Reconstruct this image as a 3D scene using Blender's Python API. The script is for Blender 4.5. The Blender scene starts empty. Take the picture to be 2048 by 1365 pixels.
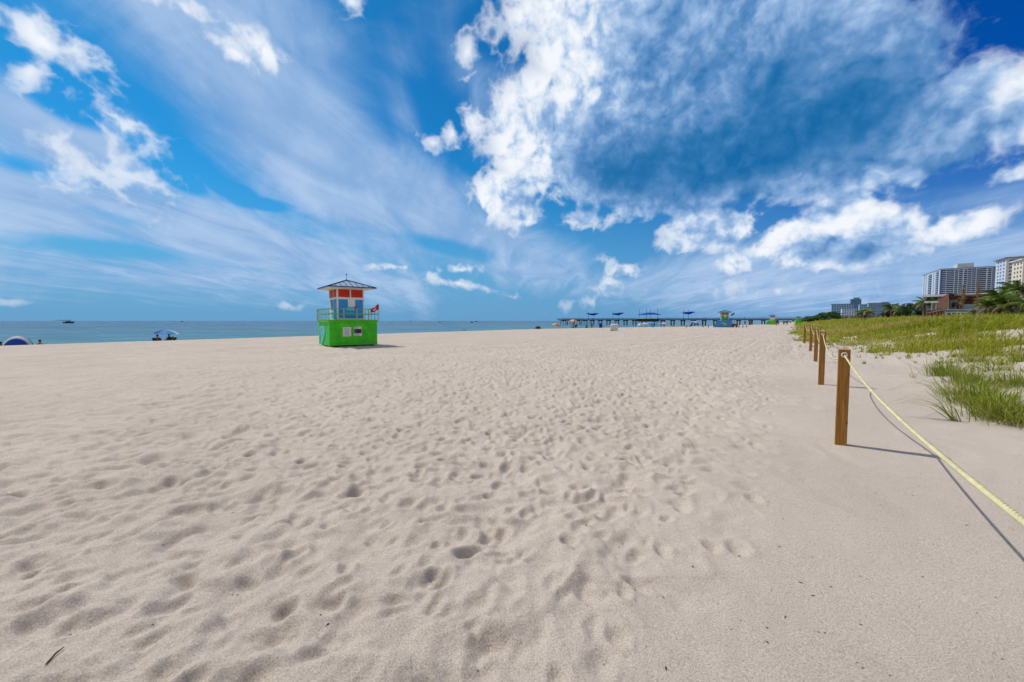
import bpy, math, random
import numpy as np
from mathutils import Vector, Matrix

random.seed(7)
RNG = np.random.default_rng(11)
scene = bpy.context.scene
COL = scene.collection
R = math.radians

# ------------------------------------------------------------------ layout
FPX = 796.0                      # focal length for a 2048 px wide frame
CAM_H = 1.65
PITCH = math.atan(40.5 / FPX)
SUN_AZ, SUN_EL = R(-55), R(53)   # from +Y, negative = left
SUN = Vector((math.sin(SUN_AZ) * math.cos(SUN_EL), math.cos(SUN_AZ) * math.cos(SUN_EL), math.sin(SUN_EL)))
SEA_Z = -2.8
DV = Vector((0.5815, 0.8135, 0.0))     # along the beach
NV = Vector((-0.8135, 0.5815, 0.0))    # towards the sea
BEACH_ROT = math.atan2(-0.5815, 0.8135)  # local x = inland, local y = along the beach

def ray(px, py):
    a, b = (px - 1024) / FPX, (682.5 - py) / FPX
    cp, sp = math.cos(PITCH), math.sin(PITCH)
    return Vector((a, cp + b * sp, -sp + b * cp))

def dirn(px, py):
    return ray(px, py).normalized()

def at(px, py, depth):
    r = ray(px, py)
    return Vector((0, 0, CAM_H)) + r * (depth / r.y)

def gnd(px, py, z=0.0):
    r = ray(px, py)
    return Vector((0, 0, CAM_H)) + r * ((z - CAM_H) / r.z)

def beach(a, c, z=0.0):
    p = DV * a + NV * c
    p.z = z
    return p

# ------------------------------------------------------------------ noise
def _hash(ix, iy, seed):
    h = (ix.astype(np.int64) * 374761393 + iy.astype(np.int64) * 668265263 + seed * 974634777) & 0xFFFFFFFF
    h = ((h ^ (h >> 13)) * 1274126177) & 0xFFFFFFFF
    h = h ^ (h >> 16)
    return (h & 0xFFFF).astype(np.float32) / 65535.0

def vnoise(x, y, seed=0):
    x0 = np.floor(x); y0 = np.floor(y)
    fx = (x - x0).astype(np.float32); fy = (y - y0).astype(np.float32)
    fx = fx * fx * fx * (fx * (fx * 6 - 15) + 10); fy = fy * fy * fy * (fy * (fy * 6 - 15) + 10)
    a = _hash(x0, y0, seed); b = _hash(x0 + 1, y0, seed)
    c = _hash(x0, y0 + 1, seed); d = _hash(x0 + 1, y0 + 1, seed)
    return (a + (b - a) * fx) * (1 - fy) + (c + (d - c) * fx) * fy

def fbm(x, y, oct=4, seed=0, gain=0.5):
    t = 0; amp = 1.0; s = 0
    for k in range(oct):
        t = t + vnoise(x * (2 ** k) + 17.3 * k, y * (2 ** k) - 9.1 * k, seed + k) * amp
        s += amp; amp *= gain
    return t / s

def sstep(a, b, x):
    t = np.clip((x - a) / (b - a), 0, 1)
    return t * t * (3 - 2 * t)

CREST_A = [-4000, 60, 77, 99, 129, 190, 240, 420, 4000]
CREST_C = [44, 44, 42.5, 35, 24, 16, 10, 9, 9]

def terrain(x, y):
    """Large-scale height of the land sheet."""
    x = np.asarray(x, float); y = np.asarray(y, float)
    a = 0.5815 * x + 0.8135 * y
    c = -0.8135 * x + 0.5815 * y
    crest = np.interp(a, CREST_A, CREST_C)
    s = np.maximum(c - crest + 1.5, 0)
    sea = -0.125 * (np.sqrt(s * s + 6.0) - math.sqrt(6.0))
    sea = np.maximum(sea, -9.0)
    toe = np.interp(a, [0, 28, 45, 80, 4000], [-2.0, -2.0, 0.5, 1.5, 1.5])
    t = np.clip((toe - c) / 12.0, 0, 1)
    dune = 1.60 * t * t * (3 - 2 * t)
    m = sstep(0.0, 0.5, t)
    r = np.hypot(x, y)
    near = np.clip(1.5 - r / 200.0, 0, 1)
    hum = (fbm(x * 0.22, y * 0.22, 3, 40) - 0.5) * 0.55 * m * near + (fbm(x * 0.9, y * 0.9, 2, 50) - 0.5) * 0.10 * sstep(0.0, 0.25, t) * near
    return sea + dune + hum

def H(x, y):
    return float(terrain(np.array([x]), np.array([y]))[0])

# ------------------------------------------------------------------ materials
MATS = {}

def nodes_of(name):
    m = bpy.data.materials.new(name)
    m.use_nodes = True
    nt = m.node_tree
    bsdf = nt.nodes['Principled BSDF']
    return m, nt, bsdf

def mat(name, col, rough=0.7, metal=0.0, spec=0.3, var=0.12, scale=6.0, bump=0.0, bscale=60.0, coat=0.0, island=0.0, transl=0.0):
    """Principled material with a procedural tone variation."""
    if name in MATS:
        return MATS[name]
    m, nt, b = nodes_of(name)
    tc = nt.nodes.new('ShaderNodeTexCoord')
    nz = nt.nodes.new('ShaderNodeTexNoise')
    nz.inputs['Scale'].default_value = scale
    nz.inputs['Detail'].default_value = 5
    nt.links.new(tc.outputs['Object'], nz.inputs['Vector'])
    mr = nt.nodes.new('ShaderNodeMapRange')
    mr.inputs['From Min'].default_value = 0.3; mr.inputs['From Max'].default_value = 0.7
    mr.inputs['To Min'].default_value = 1 - var; mr.inputs['To Max'].default_value = 1 + var
    nt.links.new(nz.outputs['Fac'], mr.inputs['Value'])
    fac = mr.outputs['Result']
    if island:
        g = nt.nodes.new('ShaderNodeNewGeometry')
        mi = nt.nodes.new('ShaderNodeMapRange')
        mi.inputs['To Min'].default_value = 1 - island; mi.inputs['To Max'].default_value = 1 + island
        nt.links.new(g.outputs['Random Per Island'], mi.inputs['Value'])
        mu = nt.nodes.new('ShaderNodeMath'); mu.operation = 'MULTIPLY'
        nt.links.new(fac, mu.inputs[0]); nt.links.new(mi.outputs['Result'], mu.inputs[1])
        fac = mu.outputs[0]
    vm = nt.nodes.new('ShaderNodeVectorMath'); vm.operation = 'SCALE'
    vm.inputs[0].default_value = col
    nt.links.new(fac, vm.inputs['Scale'])
    nt.links.new(vm.outputs['Vector'], b.inputs['Base Color'])
    b.inputs['Roughness'].default_value = rough
    b.inputs['Metallic'].default_value = metal
    b.inputs['Specular IOR Level'].default_value = spec
    if coat:
        b.inputs['Coat Weight'].default_value = coat
        b.inputs['Coat Roughness'].default_value = 0.15
    if bump:
        nb = nt.nodes.new('ShaderNodeTexNoise'); nb.inputs['Scale'].default_value = bscale; nb.inputs['Detail'].default_value = 4
        nt.links.new(tc.outputs['Object'], nb.inputs['Vector'])
        bp = nt.nodes.new('ShaderNodeBump'); bp.inputs['Strength'].default_value = 1.0; bp.inputs['Distance'].default_value = bump
        nt.links.new(nb.outputs['Fac'], bp.inputs['Height'])
        nt.links.new(bp.outputs['Normal'], b.inputs['Normal'])
    if transl:
        tr = nt.nodes.new('ShaderNodeBsdfTranslucent')
        nt.links.new(vm.outputs['Vector'], tr.inputs['Color'])
        mx = nt.nodes.new('ShaderNodeMixShader'); mx.inputs['Fac'].default_value = transl
        out = nt.nodes['Material Output']
        nt.links.new(b.outputs['BSDF'], mx.inputs[1]); nt.links.new(tr.outputs['BSDF'], mx.inputs[2])
        nt.links.new(mx.outputs['Shader'], out.inputs['Surface'])
    MATS[name] = m
    return m

def leaf_mat(name, c1, c2, c3=None, rough=0.55, transl=0.3, patch=0.0):
    """Leaf material: every leaf or blade (mesh island) gets its own tone between the given colours."""
    if name in MATS:
        return MATS[name]
    m, nt, b = nodes_of(name)
    g = nt.nodes.new('ShaderNodeNewGeometry')
    ramp = nt.nodes.new('ShaderNodeValToRGB')
    e = ramp.color_ramp.elements
    e[0].color = (*c1, 1); e[1].color = (*c2, 1)
    if c3:
        e[1].position = 0.6
        n = e.new(1.0); n.color = (*c3, 1)
    fac = g.outputs['Random Per Island']
    if patch:  # whole patches run greener or drier
        nz = nt.nodes.new('ShaderNodeTexNoise'); nz.inputs['Scale'].default_value = patch; nz.inputs['Detail'].default_value = 3
        nt.links.new(g.outputs['Position'], nz.inputs['Vector'])
        a = nt.nodes.new('ShaderNodeMath'); a.operation = 'MULTIPLY_ADD'
        nt.links.new(nz.outputs['Fac'], a.inputs[0]); a.inputs[1].default_value = 1.9; a.inputs[2].default_value = -0.66
        c = nt.nodes.new('ShaderNodeMath'); c.operation = 'MULTIPLY_ADD'
        nt.links.new(fac, c.inputs[0]); c.inputs[1].default_value = 0.55; nt.links.new(a.outputs[0], c.inputs[2])
        fac = c.outputs[0]
    nt.links.new(fac, ramp.inputs['Fac'])
    nt.links.new(ramp.outputs['Color'], b.inputs['Base Color'])
    b.inputs['Roughness'].default_value = rough
    b.inputs['Specular IOR Level'].default_value = 0.25
    tr = nt.nodes.new('ShaderNodeBsdfTranslucent')
    nt.links.new(ramp.outputs['Color'], tr.inputs['Color'])
    mx = nt.nodes.new('ShaderNodeMixShader'); mx.inputs['Fac'].default_value = transl
    out = nt.nodes['Material Output']
    nt.links.new(b.outputs['BSDF'], mx.inputs[1]); nt.links.new(tr.outputs['BSDF'], mx.inputs[2])
    nt.links.new(mx.outputs['Shader'], out.inputs['Surface'])
    MATS[name] = m
    return m

# ------------------------------------------------------------------ mesh building
class MB:
    def __init__(s):
        s.v = []; s.f = []; s.cur = 0; s.runs = []
    def ink(s, k):
        """Faces added from here on use material slot k."""
        s.runs.append((len(s.f), k)); return s
    def add(s, vs, fs, M=None):
        o = len(s.v)
        s.v += [tuple(M @ Vector(p)) if M else tuple(p) for p in vs]
        s.f += [tuple(i + o for i in f) for f in fs]
        return s
    def hexa(s, p, M=None):
        """p: 4 bottom corners ccw then 4 top corners."""
        return s.add(p, [(3, 2, 1, 0), (4, 5, 6, 7), (0, 1, 5, 4), (1, 2, 6, 5), (2, 3, 7, 6), (3, 0, 4, 7)], M)
    def box(s, x0, x1, y0, y1, z0, z1, M=None):
        return s.hexa([(x0, y0, z0), (x1, y0, z0), (x1, y1, z0), (x0, y1, z0), (x0, y0, z1), (x1, y0, z1), (x1, y1, z1), (x0, y1, z1)], M)
    def bar(s, p, q, w, h=None):
        """A square bar from p to q."""
        h = h or w
        p, q = Vector(p), Vector(q)
        z = (q - p).normalized()
        up = Vector((0, 0, 1)) if abs(z.z) < 0.95 else Vector((0, 1, 0))
        x = z.cross(up).normalized(); y = x.cross(z)
        c = [(-w / 2, -h / 2), (w / 2, -h / 2), (w / 2, h / 2), (-w / 2, h / 2)]
        return s.hexa([p + x * a + y * b for a, b in c] + [q + x * a + y * b for a, b in c])
    def tube(s, pts, r, n=8, caps=True):
        pts = [Vector(p) for p in pts]
        if not hasattr(r, '__len__'):
            r = [r] * len(pts)
        o = len(s.v)
        t0 = (pts[1] - pts[0]).normalized()
        up = Vector((0, 0, 1)) if abs(t0.z) < 0.9 else Vector((1, 0, 0))
        x = t0.cross(up).normalized()
        for i, p in enumerate(pts):
            t = (pts[min(i + 1, len(pts) - 1)] - pts[max(i - 1, 0)]).normalized()
            x = (x - t * x.dot(t)).normalized()
            y = t.cross(x)
            for k in range(n):
                a = 2 * math.pi * k / n
                s.v.append(tuple(p + (x * math.cos(a) + y * math.sin(a)) * r[i]))
        for i in range(len(pts) - 1):
            for k in range(n):
                a, b = o + i * n + k, o + i * n + (k + 1) % n
                s.f.append((a, b, b + n, a + n))
        if caps:
            s.f.append(tuple(o + k for k in range(n))[::-1])
            e = o + (len(pts) - 1) * n
            s.f.append(tuple(e + k for k in range(n)))
        return s
    def lathe(s, prof, n=16, M=None):
        vs = []; fs = []
        for r, z in prof:
            for k in range(n):
                a = 2 * math.pi * k / n
                vs.append((r * math.cos(a), r * math.sin(a), z))
        for i in range(len(prof) - 1):
            for k in range(n):
                a, b = i * n + k, i * n + (k + 1) % n
                fs.append((a, b, b + n, a + n))
        fs.append(tuple(range(n))[::-1])
        fs.append(tuple((len(prof) - 1) * n + k for k in range(n)))
        return s.add(vs, fs, M)
    def prism(s, poly, y0, y1, M=None):
        """Outline in x,z pushed from y0 to y1."""
        n = len(poly)
        vs = [(x, y0, z) for x, z in poly] + [(x, y1, z) for x, z in poly]
        fs = [tuple(range(n)), tuple(range(2 * n - 1, n - 1, -1))]
        fs += [((k + 1) % n, k, k + n, (k + 1) % n + n) for k in range(n)]
        return s.add(vs, fs, M)
    def build(s, name, material, parent=None, smooth=False, loc=None):
        me = bpy.data.meshes.new(name)
        me.from_pydata(s.v, [], s.f)
        if smooth:
            me.shade_smooth()
        ms = material if isinstance(material, (list, tuple)) else [material]
        for m in ms: me.materials.append(m)
        for i, (st, k) in enumerate(s.runs):
            for j in range(st, s.runs[i + 1][0] if i + 1 < len(s.runs) else len(s.f)):
                me.polygons[j].material_index = k
        return link(name, me, None, parent, loc)

def link(name, me, material, parent=None, loc=None):
    if material and len(me.materials) == 0:
        me.materials.append(material)
    o = bpy.data.objects.new(name, me)
    COL.objects.link(o)
    if parent:
        o.parent = parent
    if loc is not None:
        o.location = loc
    return o

def np_mesh(name, verts, quads=None, tris=None, smooth=False):
    """Mesh from numpy arrays."""
    me = bpy.data.meshes.new(name)
    nq = 0 if quads is None else len(quads)
    ntr = 0 if tris is None else len(tris)
    me.vertices.add(len(verts))
    me.vertices.foreach_set('co', np.asarray(verts, np.float32).ravel())
    loops = []
    if nq: loops.append(np.asarray(quads, np.int32).ravel())
    if ntr: loops.append(np.asarray(tris, np.int32).ravel())
    loops = np.concatenate(loops)
    me.loops.add(len(loops))
    me.loops.foreach_set('vertex_index', loops)
    me.polygons.add(nq + ntr)
    starts = np.concatenate([np.arange(nq) * 4, nq * 4 + np.arange(ntr) * 3]).astype(np.int32)
    me.polygons.foreach_set('loop_start', starts)
    if smooth:
        me.polygons.foreach_set('use_smooth', np.ones(nq + ntr, bool))
    me.update(calc_edges=True)
    return me

def tag(o, label=None, cat=None, group=None, kind=None):
    if label: o['label'] = label
    if cat: o['category'] = cat
    if group: o['group'] = group
    if kind: o['kind'] = kind
    return o

def thing(name, label, cat, loc=(0, 0, 0), rotz=0.0, group=None):
    o = bpy.data.objects.new(name, None)
    o.empty_display_size = 0.2
    COL.objects.link(o)
    o.location = loc
    o.rotation_euler = (0, 0, rotz)
    return tag(o, label, cat, group)

def copy_tree(o, parent=None):
    c = o.copy()
    COL.objects.link(c)
    c.parent = parent
    for ch in list(o.children):
        copy_tree(ch, c)
    return c
# ------------------------------------------------------------------ sky
def build_sky():
    w = bpy.data.worlds.new('World')
    scene.world = w
    w.use_nodes = True
    nt = w.node_tree
    nt.nodes.clear()

    def azel(px, py):
        d = dirn(px, py)
        return math.atan2(d.x, d.y), math.asin(d.z)

    class NB:
        def __init__(s, t): s.t = t
        def n(s, kind, **k):
            x = s.t.nodes.new(kind)
            for a, b in k.items(): setattr(x, a, b)
            return x
        def put(s, sock, val):
            if isinstance(val, bpy.types.NodeSocket): s.t.links.new(val, sock)
            else: sock.default_value = val
        def m(s, op, a, b=0.0, c=0.0, clamp=False):
            x = s.n('ShaderNodeMath', operation=op, use_clamp=clamp)
            s.put(x.inputs[0], a); s.put(x.inputs[1], b); s.put(x.inputs[2], c)
            return x.outputs[0]
        def v(s, op, a, b=None, scale=None):
            x = s.n('ShaderNodeVectorMath', operation=op)
            s.put(x.inputs[0], a)
            if b is not None: s.put(x.inputs[1], b)
            if scale is not None: s.put(x.inputs['Scale'], scale)
            return x.outputs['Value'] if op in ('LENGTH', 'DOT_PRODUCT') else x.outputs['Vector']
        def mr(s, val, a, b, c=0.0, d=1.0, smooth=True):
            x = s.n('ShaderNodeMapRange', interpolation_type='SMOOTHSTEP' if smooth else 'LINEAR')
            for k, q in zip((0, 1, 2, 3, 4), (val, a, b, c, d)): s.put(x.inputs[k], q)
            return x.outputs['Result']
        def mix(s, fac, a, b):
            x = s.n('ShaderNodeMix', data_type='RGBA')
            s.put(x.inputs['Factor'], fac); s.put(x.inputs[6], a); s.put(x.inputs[7], b)
            return x.outputs[2]
        def noise(s, vec, scale, detail, rough=0.5, dist=0.0, lac=2.0, kind='FBM'):
            x = s.n('ShaderNodeTexNoise', noise_dimensions='3D')
            x.noise_type = kind
            s.put(x.inputs['Vector'], vec)
            x.inputs['Scale'].default_value = scale; x.inputs['Detail'].default_value = detail
            x.inputs['Roughness'].default_value = rough; x.inputs['Distortion'].default_value = dist
            x.inputs['Lacunarity'].default_value = lac
            return x.outputs['Fac']
        def v3(s, a, k, c):
            x = s.n('ShaderNodeVectorMath', operation='MULTIPLY_ADD')
            s.put(x.inputs[0], a); x.inputs[1].default_value = (k, k, k); s.put(x.inputs[2], c)
            return x.outputs['Vector']
        def blobs(s, ae, lst, soft=0.12, after=None):
            """Soft union of ellipses given as (cx, cy, rx, ry, rotation, weight) on the sky."""
            out = None
            turned = {}
            lst = sorted(lst, key=lambda q: round(q[4] / 12.0))
            for k, (cx, cy, rx, ry, rot, wt) in enumerate(lst):
                a0, e0 = azel(cx, cy)
                ax = abs(azel(cx + rx, cy)[0] - azel(cx - rx, cy)[0]) / 2
                ey = abs(azel(cx, cy - ry)[1] - azel(cx, cy + ry)[1]) / 2
                key = round(rot / 12.0)
                th = -R(key * 12.0)
                if key not in turned:
                    # the tiny dependence on the running value only makes the blobs evaluate one after another
                    dep = out if out is not None else after
                    src = ae if dep is None else s.v3(dep, 1e-6, ae)
                    if key:
                        mp = s.n('ShaderNodeMapping', vector_type='POINT')
                        s.put(mp.inputs['Vector'], src)
                        mp.inputs['Rotation'].default_value = (0, 0, th)
                        src = mp.outputs['Vector']
                    turned[key] = src; count = 0
                src = turned[key]
                count += 1
                if count % 6 == 0:
                    src = turned[key] = s.v3(out, 1e-6, src)
                xr = a0 * math.cos(th) - e0 * math.sin(th); yr = a0 * math.sin(th) + e0 * math.cos(th)
                x = s.n('ShaderNodeVectorMath', operation='MULTIPLY_ADD')
                s.put(x.inputs[0], src)
                x.inputs[1].default_value = (1 / ax, 1 / ey, 0); x.inputs[2].default_value = (-xr / ax, -yr / ey, 0)
                ln = s.v('LENGTH', x.outputs['Vector'])
                val = s.m('MULTIPLY_ADD', ln, -wt, wt)
                out = val if out is None else s.m('SMOOTH_MAX', out, val, soft)
            return out

    def azel_nodes(b, vec):
        sp = b.n('ShaderNodeSeparateXYZ'); b.put(sp.inputs[0], vec)
        az = b.m('ARCTAN2', sp.outputs[0], sp.outputs[1])
        el = b.m('ARCSINE', sp.outputs[2])
        cb = b.n('ShaderNodeCombineXYZ')
        b.put(cb.inputs[0], az); b.put(cb.inputs[1], el)
        return cb.outputs[0], sp, el

    CUMULUS = [  # the big bank on the right, then the small ones
        (1390, 150, 400, 265, 0, 2.2), (1440, 325, 440, 112, -4, 2.0), (1085, 270, 125, 150, -12, 1.5), (1720, 310, 170, 95, 12, 1.6),
        (1165, 60, 125, 170, 0, 1.5), (1010, 392, 80, 62, 0, 1.2), (1640, 220, 240, 190, 12, 1.9), (1500, -60, 270, 150, 0, 1.7),
        (1828, 90, 58, 72, 12, 1.7), (1935, 215, 135, 95, 36, 1.5), (2020, 215, 130, 110, 24, 1.0), (1790, 200, 100, 120, 0, .9),
        (1870, 320, 190, 46, 24, .9), (2040, 345, 70, 22, 12, .7), (1055, 30, 70, 70, 12, .6), (1180, 436, 64, 22, 0, .55), (1060, 440, 50, 30, 0, .6),
        (1425, 456, 112, 50, 0, 1.4), (1375, 484, 65, 22, 0, .8), (1670, 476, 195, 72, 0, 1.9), (1680, 420, 90, 44, 12, 1.3), (1560, 500, 80, 34, 0, .9),
        (1470, 528, 42, 20, 0, .75), (1905, 462, 120, 42, 24, 1.2), (1838, 445, 42, 32, 24, .9),
        (105, 84, 105, 50, -12, .75), (60, 145, 34, 50, -24, .38), (530, 105, 62, 36, -24, .55), (470, 105, 50, 24, -24, .45),
        (330, 0, 100, 18, 0, .45), (705, 4, 28, 22, 0, .42), (255, 255, 50, 56, 36, .30), (140, 320, 120, 40, -24, .22),
        (215, 345, 120, 30, 0, .22), (235, 190, 60, 15, -24, .35), (945, 245, 34, 38, -24, .55), (905, 270, 18, 22, 36, .42),
        (868, 288, 22, 13, -24, .38), (935, 105, 18, 42, -12, .42), (785, 534, 44, 7, 0, .5), (925, 540, 40, 9, 0, .38),
        (920, 568, 100, 9, -12, .38), (1215, 572, 30, 42, -24, .5), (1245, 545, 40, 26, 0, .5), (1180, 606, 24, 20, 24, .45),
        (1130, 612, 22, 16, 0, .35), (575, 612, 36, 11, 0, .45), (20, 605, 40, 8, 0, .42), (1560, 582, 110, 20, 0, .42)]
    SHADE = [  # the thick undersides of the heaped clouds, an even blue grey
        (1520, 170, 450, 330, 0, 3.0), (1470, 330, 460, 125, -2, 3.0), (1250, 310, 190, 140, -12, 2.2), (1330, 60, 190, 240, 0, 1.5), (1790, 225, 150, 130, 12, 2.4),
        (1900, 310, 210, 120, 24, 1.3), (2000, 260, 110, 110, 24, 1.0), (1050, 405, 60, 44, 0, .8), (1200, 425, 220, 30, 0, .8), (1110, 250, 50, 70, 0, .55),
        (1700, 508, 180, 34, 0, 1.3), (1770, 470, 80, 40, -24, .9), (1610, 492, 80, 24, 0, .7), (1450, 484, 100, 20, 0, 1.0), (1390, 462, 60, 14, 0, .5), (1920, 494, 110, 24, 24, .9),
        (110, 125, 90, 32, -12, .5), (1225, 585, 40, 44, 0, .55)]
    CORE = [(1440, 310, 400, 90, -2, 1.5), (1700, 225, 190, 120, 24, 1.5), (1240, 340, 150, 60, 0, .9), (1560, 180, 230, 130, 12, .7)]

    b = NB(nt)
    def billow(v):
        n1 = b.noise(v, 8.0, 10, 0.64, 0.25)
        n2 = b.noise(v, 17.0, 3, 0.5, 0.2)
        puff = b.m('ABSOLUTE', b.m('MULTIPLY_ADD', n2, 2.0, -1.0))
        return b.m('ADD', b.m('MULTIPLY_ADD', n1, 1.75, -0.875), b.m('MULTIPLY_ADD', puff, -1.1, 0.2))

    tc = b.n('ShaderNodeTexCoord')
    d = b.v('NORMALIZE', tc.outputs['Generated'])
    ae, sp, el = azel_nodes(b, d)
    az = sp.outputs[0]

    sky = b.n('ShaderNodeTexSky', sky_type='NISHITA')
    sky.sun_disc = False
    sky.sun_elevation = SUN_EL; sky.sun_rotation = SUN_AZ
    sky.altitude = 0; sky.air_density = 1.0; sky.dust_density = 0.4; sky.ozone_density = 3.0
    hs = b.n('ShaderNodeHueSaturation')
    hs.inputs['Saturation'].default_value = SKY_SAT; hs.inputs['Value'].default_value = SKY_VAL
    nt.links.new(sky.outputs[0], hs.inputs['Color'])
    base = b.v('MULTIPLY', hs.outputs[0], (0.17, 1.06, 1.27))
    # clear sky is deeper away from the sun, to the right
    deep = b.mr(b.m('ARCTAN2', sp.outputs[0], sp.outputs[1]), 0.0, 0.95)
    base = b.mix(deep, base, b.v('MULTIPLY', base, (0.1, 0.55, 0.98)))
    # pale air near the horizon
    low = b.mr(el, 0.0, 0.42, 1.0, 0.0)
    base = b.mix(b.m('MULTIPLY', b.m('POWER', low, 1.6), 0.90), base, (1.45, 3.30, 6.2, 1))

    # high thin cloud: fibres on a flat sheet overhead
    zz = b.m('ADD', b.m('MAXIMUM', sp.outputs[2], 0.0), 0.10)
    q = b.n('ShaderNodeCombineXYZ')
    b.put(q.inputs[0], b.m('DIVIDE', sp.outputs[0], zz)); b.put(q.inputs[1], b.m('DIVIDE', sp.outputs[1], zz))
    st = b.n('ShaderNodeMapping'); b.put(st.inputs['Vector'], q.outputs[0])
    st.inputs['Rotation'].default_value = (0, 0, R(8)); st.inputs['Scale'].default_value = (1.35, 0.42, 1)
    fib = b.noise(st.outputs[0], 1.9, 9, 0.60, 1.1)
    soft = b.noise(d, 3.2, 9, 0.60, 0.9)
    CIRRUS = [
        (620, 290, 430, 150, -36, 1.7), (820, 400, 310, 105, -24, 1.6), (560, 60, 330, 150, -60, .62), (120, 290, 330, 80, -24, 1.1), (200, 300, 130, 90, -36, .9),
        (60, 410, 360, 90, 0, 1.2), (430, 470, 620, 80, -12, 1.2), (480, 560, 620, 46, 0, .75), (1080, 540, 240, 50, -12, .85), (1000, 470, 230, 60, -24, 1.1),
        (1700, 545, 520, 95, 0, 1.5), (1950, 400, 260, 40, 0, .5), (900, 130, 90, 160, -24, .4), (300, 20, 200, 80, 0, .45)]
    HOLES = [(330, 330, 115, 30, -36, 1.7), (150, 205, 120, 58, -12, 1.6), (40, 330, 120, 26, -12, 1.1), (520, 408, 85, 16, -6, .9), (470, 385, 60, 22, -12, 1.0),
             (1000, 60, 120, 90, 0, .8), (250, 440, 120, 16, -12, .6), (900, 495, 130, 22, -12, 1.1), (190, 495, 240, 24, 0, .7), (880, 200, 70, 130, 24, .8), (640, 360, 150, 26, -12, .35)]
    cm = b.blobs(ae, CIRRUS, 0.25)
    hm = b.m('MAXIMUM', b.blobs(ae, HOLES, 0.2, cm), 0.0)
    cm = b.m('SUBTRACT', b.m('MAXIMUM', cm, -0.5), hm)
    cf = b.m('ADD', cm, b.m('MULTIPLY_ADD', fib, 0.80, -0.36))
    cf = b.m('ADD', cf, b.m('MULTIPLY_ADD', soft, 1.5, -0.72))
    ca = b.m('MULTIPLY', b.mr(cf, -0.22, 0.92), 0.92)
    thin = b.mix(b.mr(b.m('ADD', fib, soft), 0.75, 1.30), (2.5, 4.3, 7.2, 1), (4.5, 6.0, 8.4, 1))
    col = b.mix(ca, base, thin)

    # heaped cloud
    body = b.blobs(b.v3(hm, 1e-6, ae), CUMULUS, 0.10)
    nz0 = billow(b.v3(body, 1e-6, d))
    nz1 = billow(b.v3(nz0, 1e-6, b.v('ADD', d, tuple(SUN * 0.030))))
    shade = b.blobs(b.v3(nz1, 1e-6, ae), SHADE, 0.25)
    f0 = b.m('ADD', body, nz0)
    alpha = b.m('MULTIPLY', b.mr(f0, -0.06, 0.38), b.mr(body, 0.0, 0.55, 0.55, 1.0))
    rim = b.m('SUBTRACT', nz0, nz1)
    wob = b.m('ADD', b.m('MULTIPLY', nz0, 0.16), b.m('MULTIPLY_ADD', b.noise(d, 4.5, 5, 0.55, 0.6), 1.1, -0.58))
    mid = b.m('MINIMUM', b.m('MAXIMUM', shade, 0.0), 1.0)
    core = b.m('MINIMUM', b.m('MAXIMUM', b.blobs(b.v3(shade, 1e-6, ae), CORE, 0.25), 0.0), 0.85)
    dark = b.m('MULTIPLY_ADD', core, 0.46, b.m('MULTIPLY', mid, 0.56))
    dark = b.mr(b.m('MULTIPLY_ADD', wob, b.m('MULTIPLY_ADD', mid, 0.42, 0.12), dark), 0.0, 1.0, smooth=False)
    lum = b.m('MULTIPLY_ADD', rim, b.m('MULTIPLY_ADD', dark, -0.46, 0.76), 0.90)
    lum = b.m('SUBTRACT', lum, b.m('MULTIPLY', dark, 0.79))
    lum = b.m('SUBTRACT', lum, b.m('MULTIPLY', b.mr(f0, 0.3, 1.6), 0.08))
    ramp = b.n('ShaderNodeValToRGB')
    b.put(ramp.inputs['Fac'], lum)
    e = ramp.color_ramp.elements
    stops = [(0.0, (.010, .145, .385)), (0.15, (.035, .19, .45)), (0.36, (.125, .29, .575)), (0.60, (.34, .51, .78)), (0.82, (.72, .81, .93)), (1.0, (.92, .95, 1.0))]
    e[0].position, e[0].color = stops[0][0], (*stops[0][1], 1)
    e[1].position, e[1].color = stops[-1][0], (*stops[-1][1], 1)
    for p_, c_ in stops[1:-1]:
        q_ = e.new(p_); q_.color = (*c_, 1)
    heap = b.v('SCALE', ramp.outputs['Color'], scale=10.0)
    # distance pales the clouds low down
    heap = b.mix(b.mr(el, 0.0, 0.14, 0.55, 0.0), heap, (2.6, 4.3, 6.6, 1))
    col = b.mix(b.m('MULTIPLY', alpha, b.mr(el, 0.0, 0.10, 0.72, 0.98)), col, heap)
    bg = b.n('ShaderNodeBackground'); bg.inputs['Strength'].default_value = 0.1
    nt.links.new(col, bg.inputs['Color'])
    # overhead and behind, the sky gets unseen whitish cloud, added to neutralise the blue fill; below the horizon it is sea-coloured
    bg2 = b.n('ShaderNodeBackground'); bg2.inputs['Strength'].default_value = 0.1
    fill_veil = b.m('MULTIPLY_ADD', b.mr(b.noise(d, 3.0, 3, 0.6), 0.40, 0.62), 0.55, 0.35)
    plain = b.mix(fill_veil, base, (6.2, 6.0, 5.8, 1))
    plain = b.mix(b.mr(el, -0.02, 0.0), (0.9, 1.7, 2.6, 1), plain)
    nt.links.new(plain, bg2.inputs['Color'])
    front = b.m('MULTIPLY', b.mr(sp.outputs[1], 0.12, 0.25), b.m('MULTIPLY', b.mr(el, 0.80, 1.0, 1.0, 0.0), b.m('GREATER_THAN', el, -0.01)))
    ms = b.n('ShaderNodeMixShader')
    nt.links.new(front, ms.inputs['Fac'])
    nt.links.new(bg2.outputs[0], ms.inputs[1]); nt.links.new(bg.outputs[0], ms.inputs[2])
    out = b.n('ShaderNodeOutputWorld')
    nt.links.new(ms.outputs[0], out.inputs['Surface'])
    w.cycles.sampling_method = 'NONE'

SKY_SAT, SKY_VAL = 1.3, 0.80
build_sky()

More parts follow.
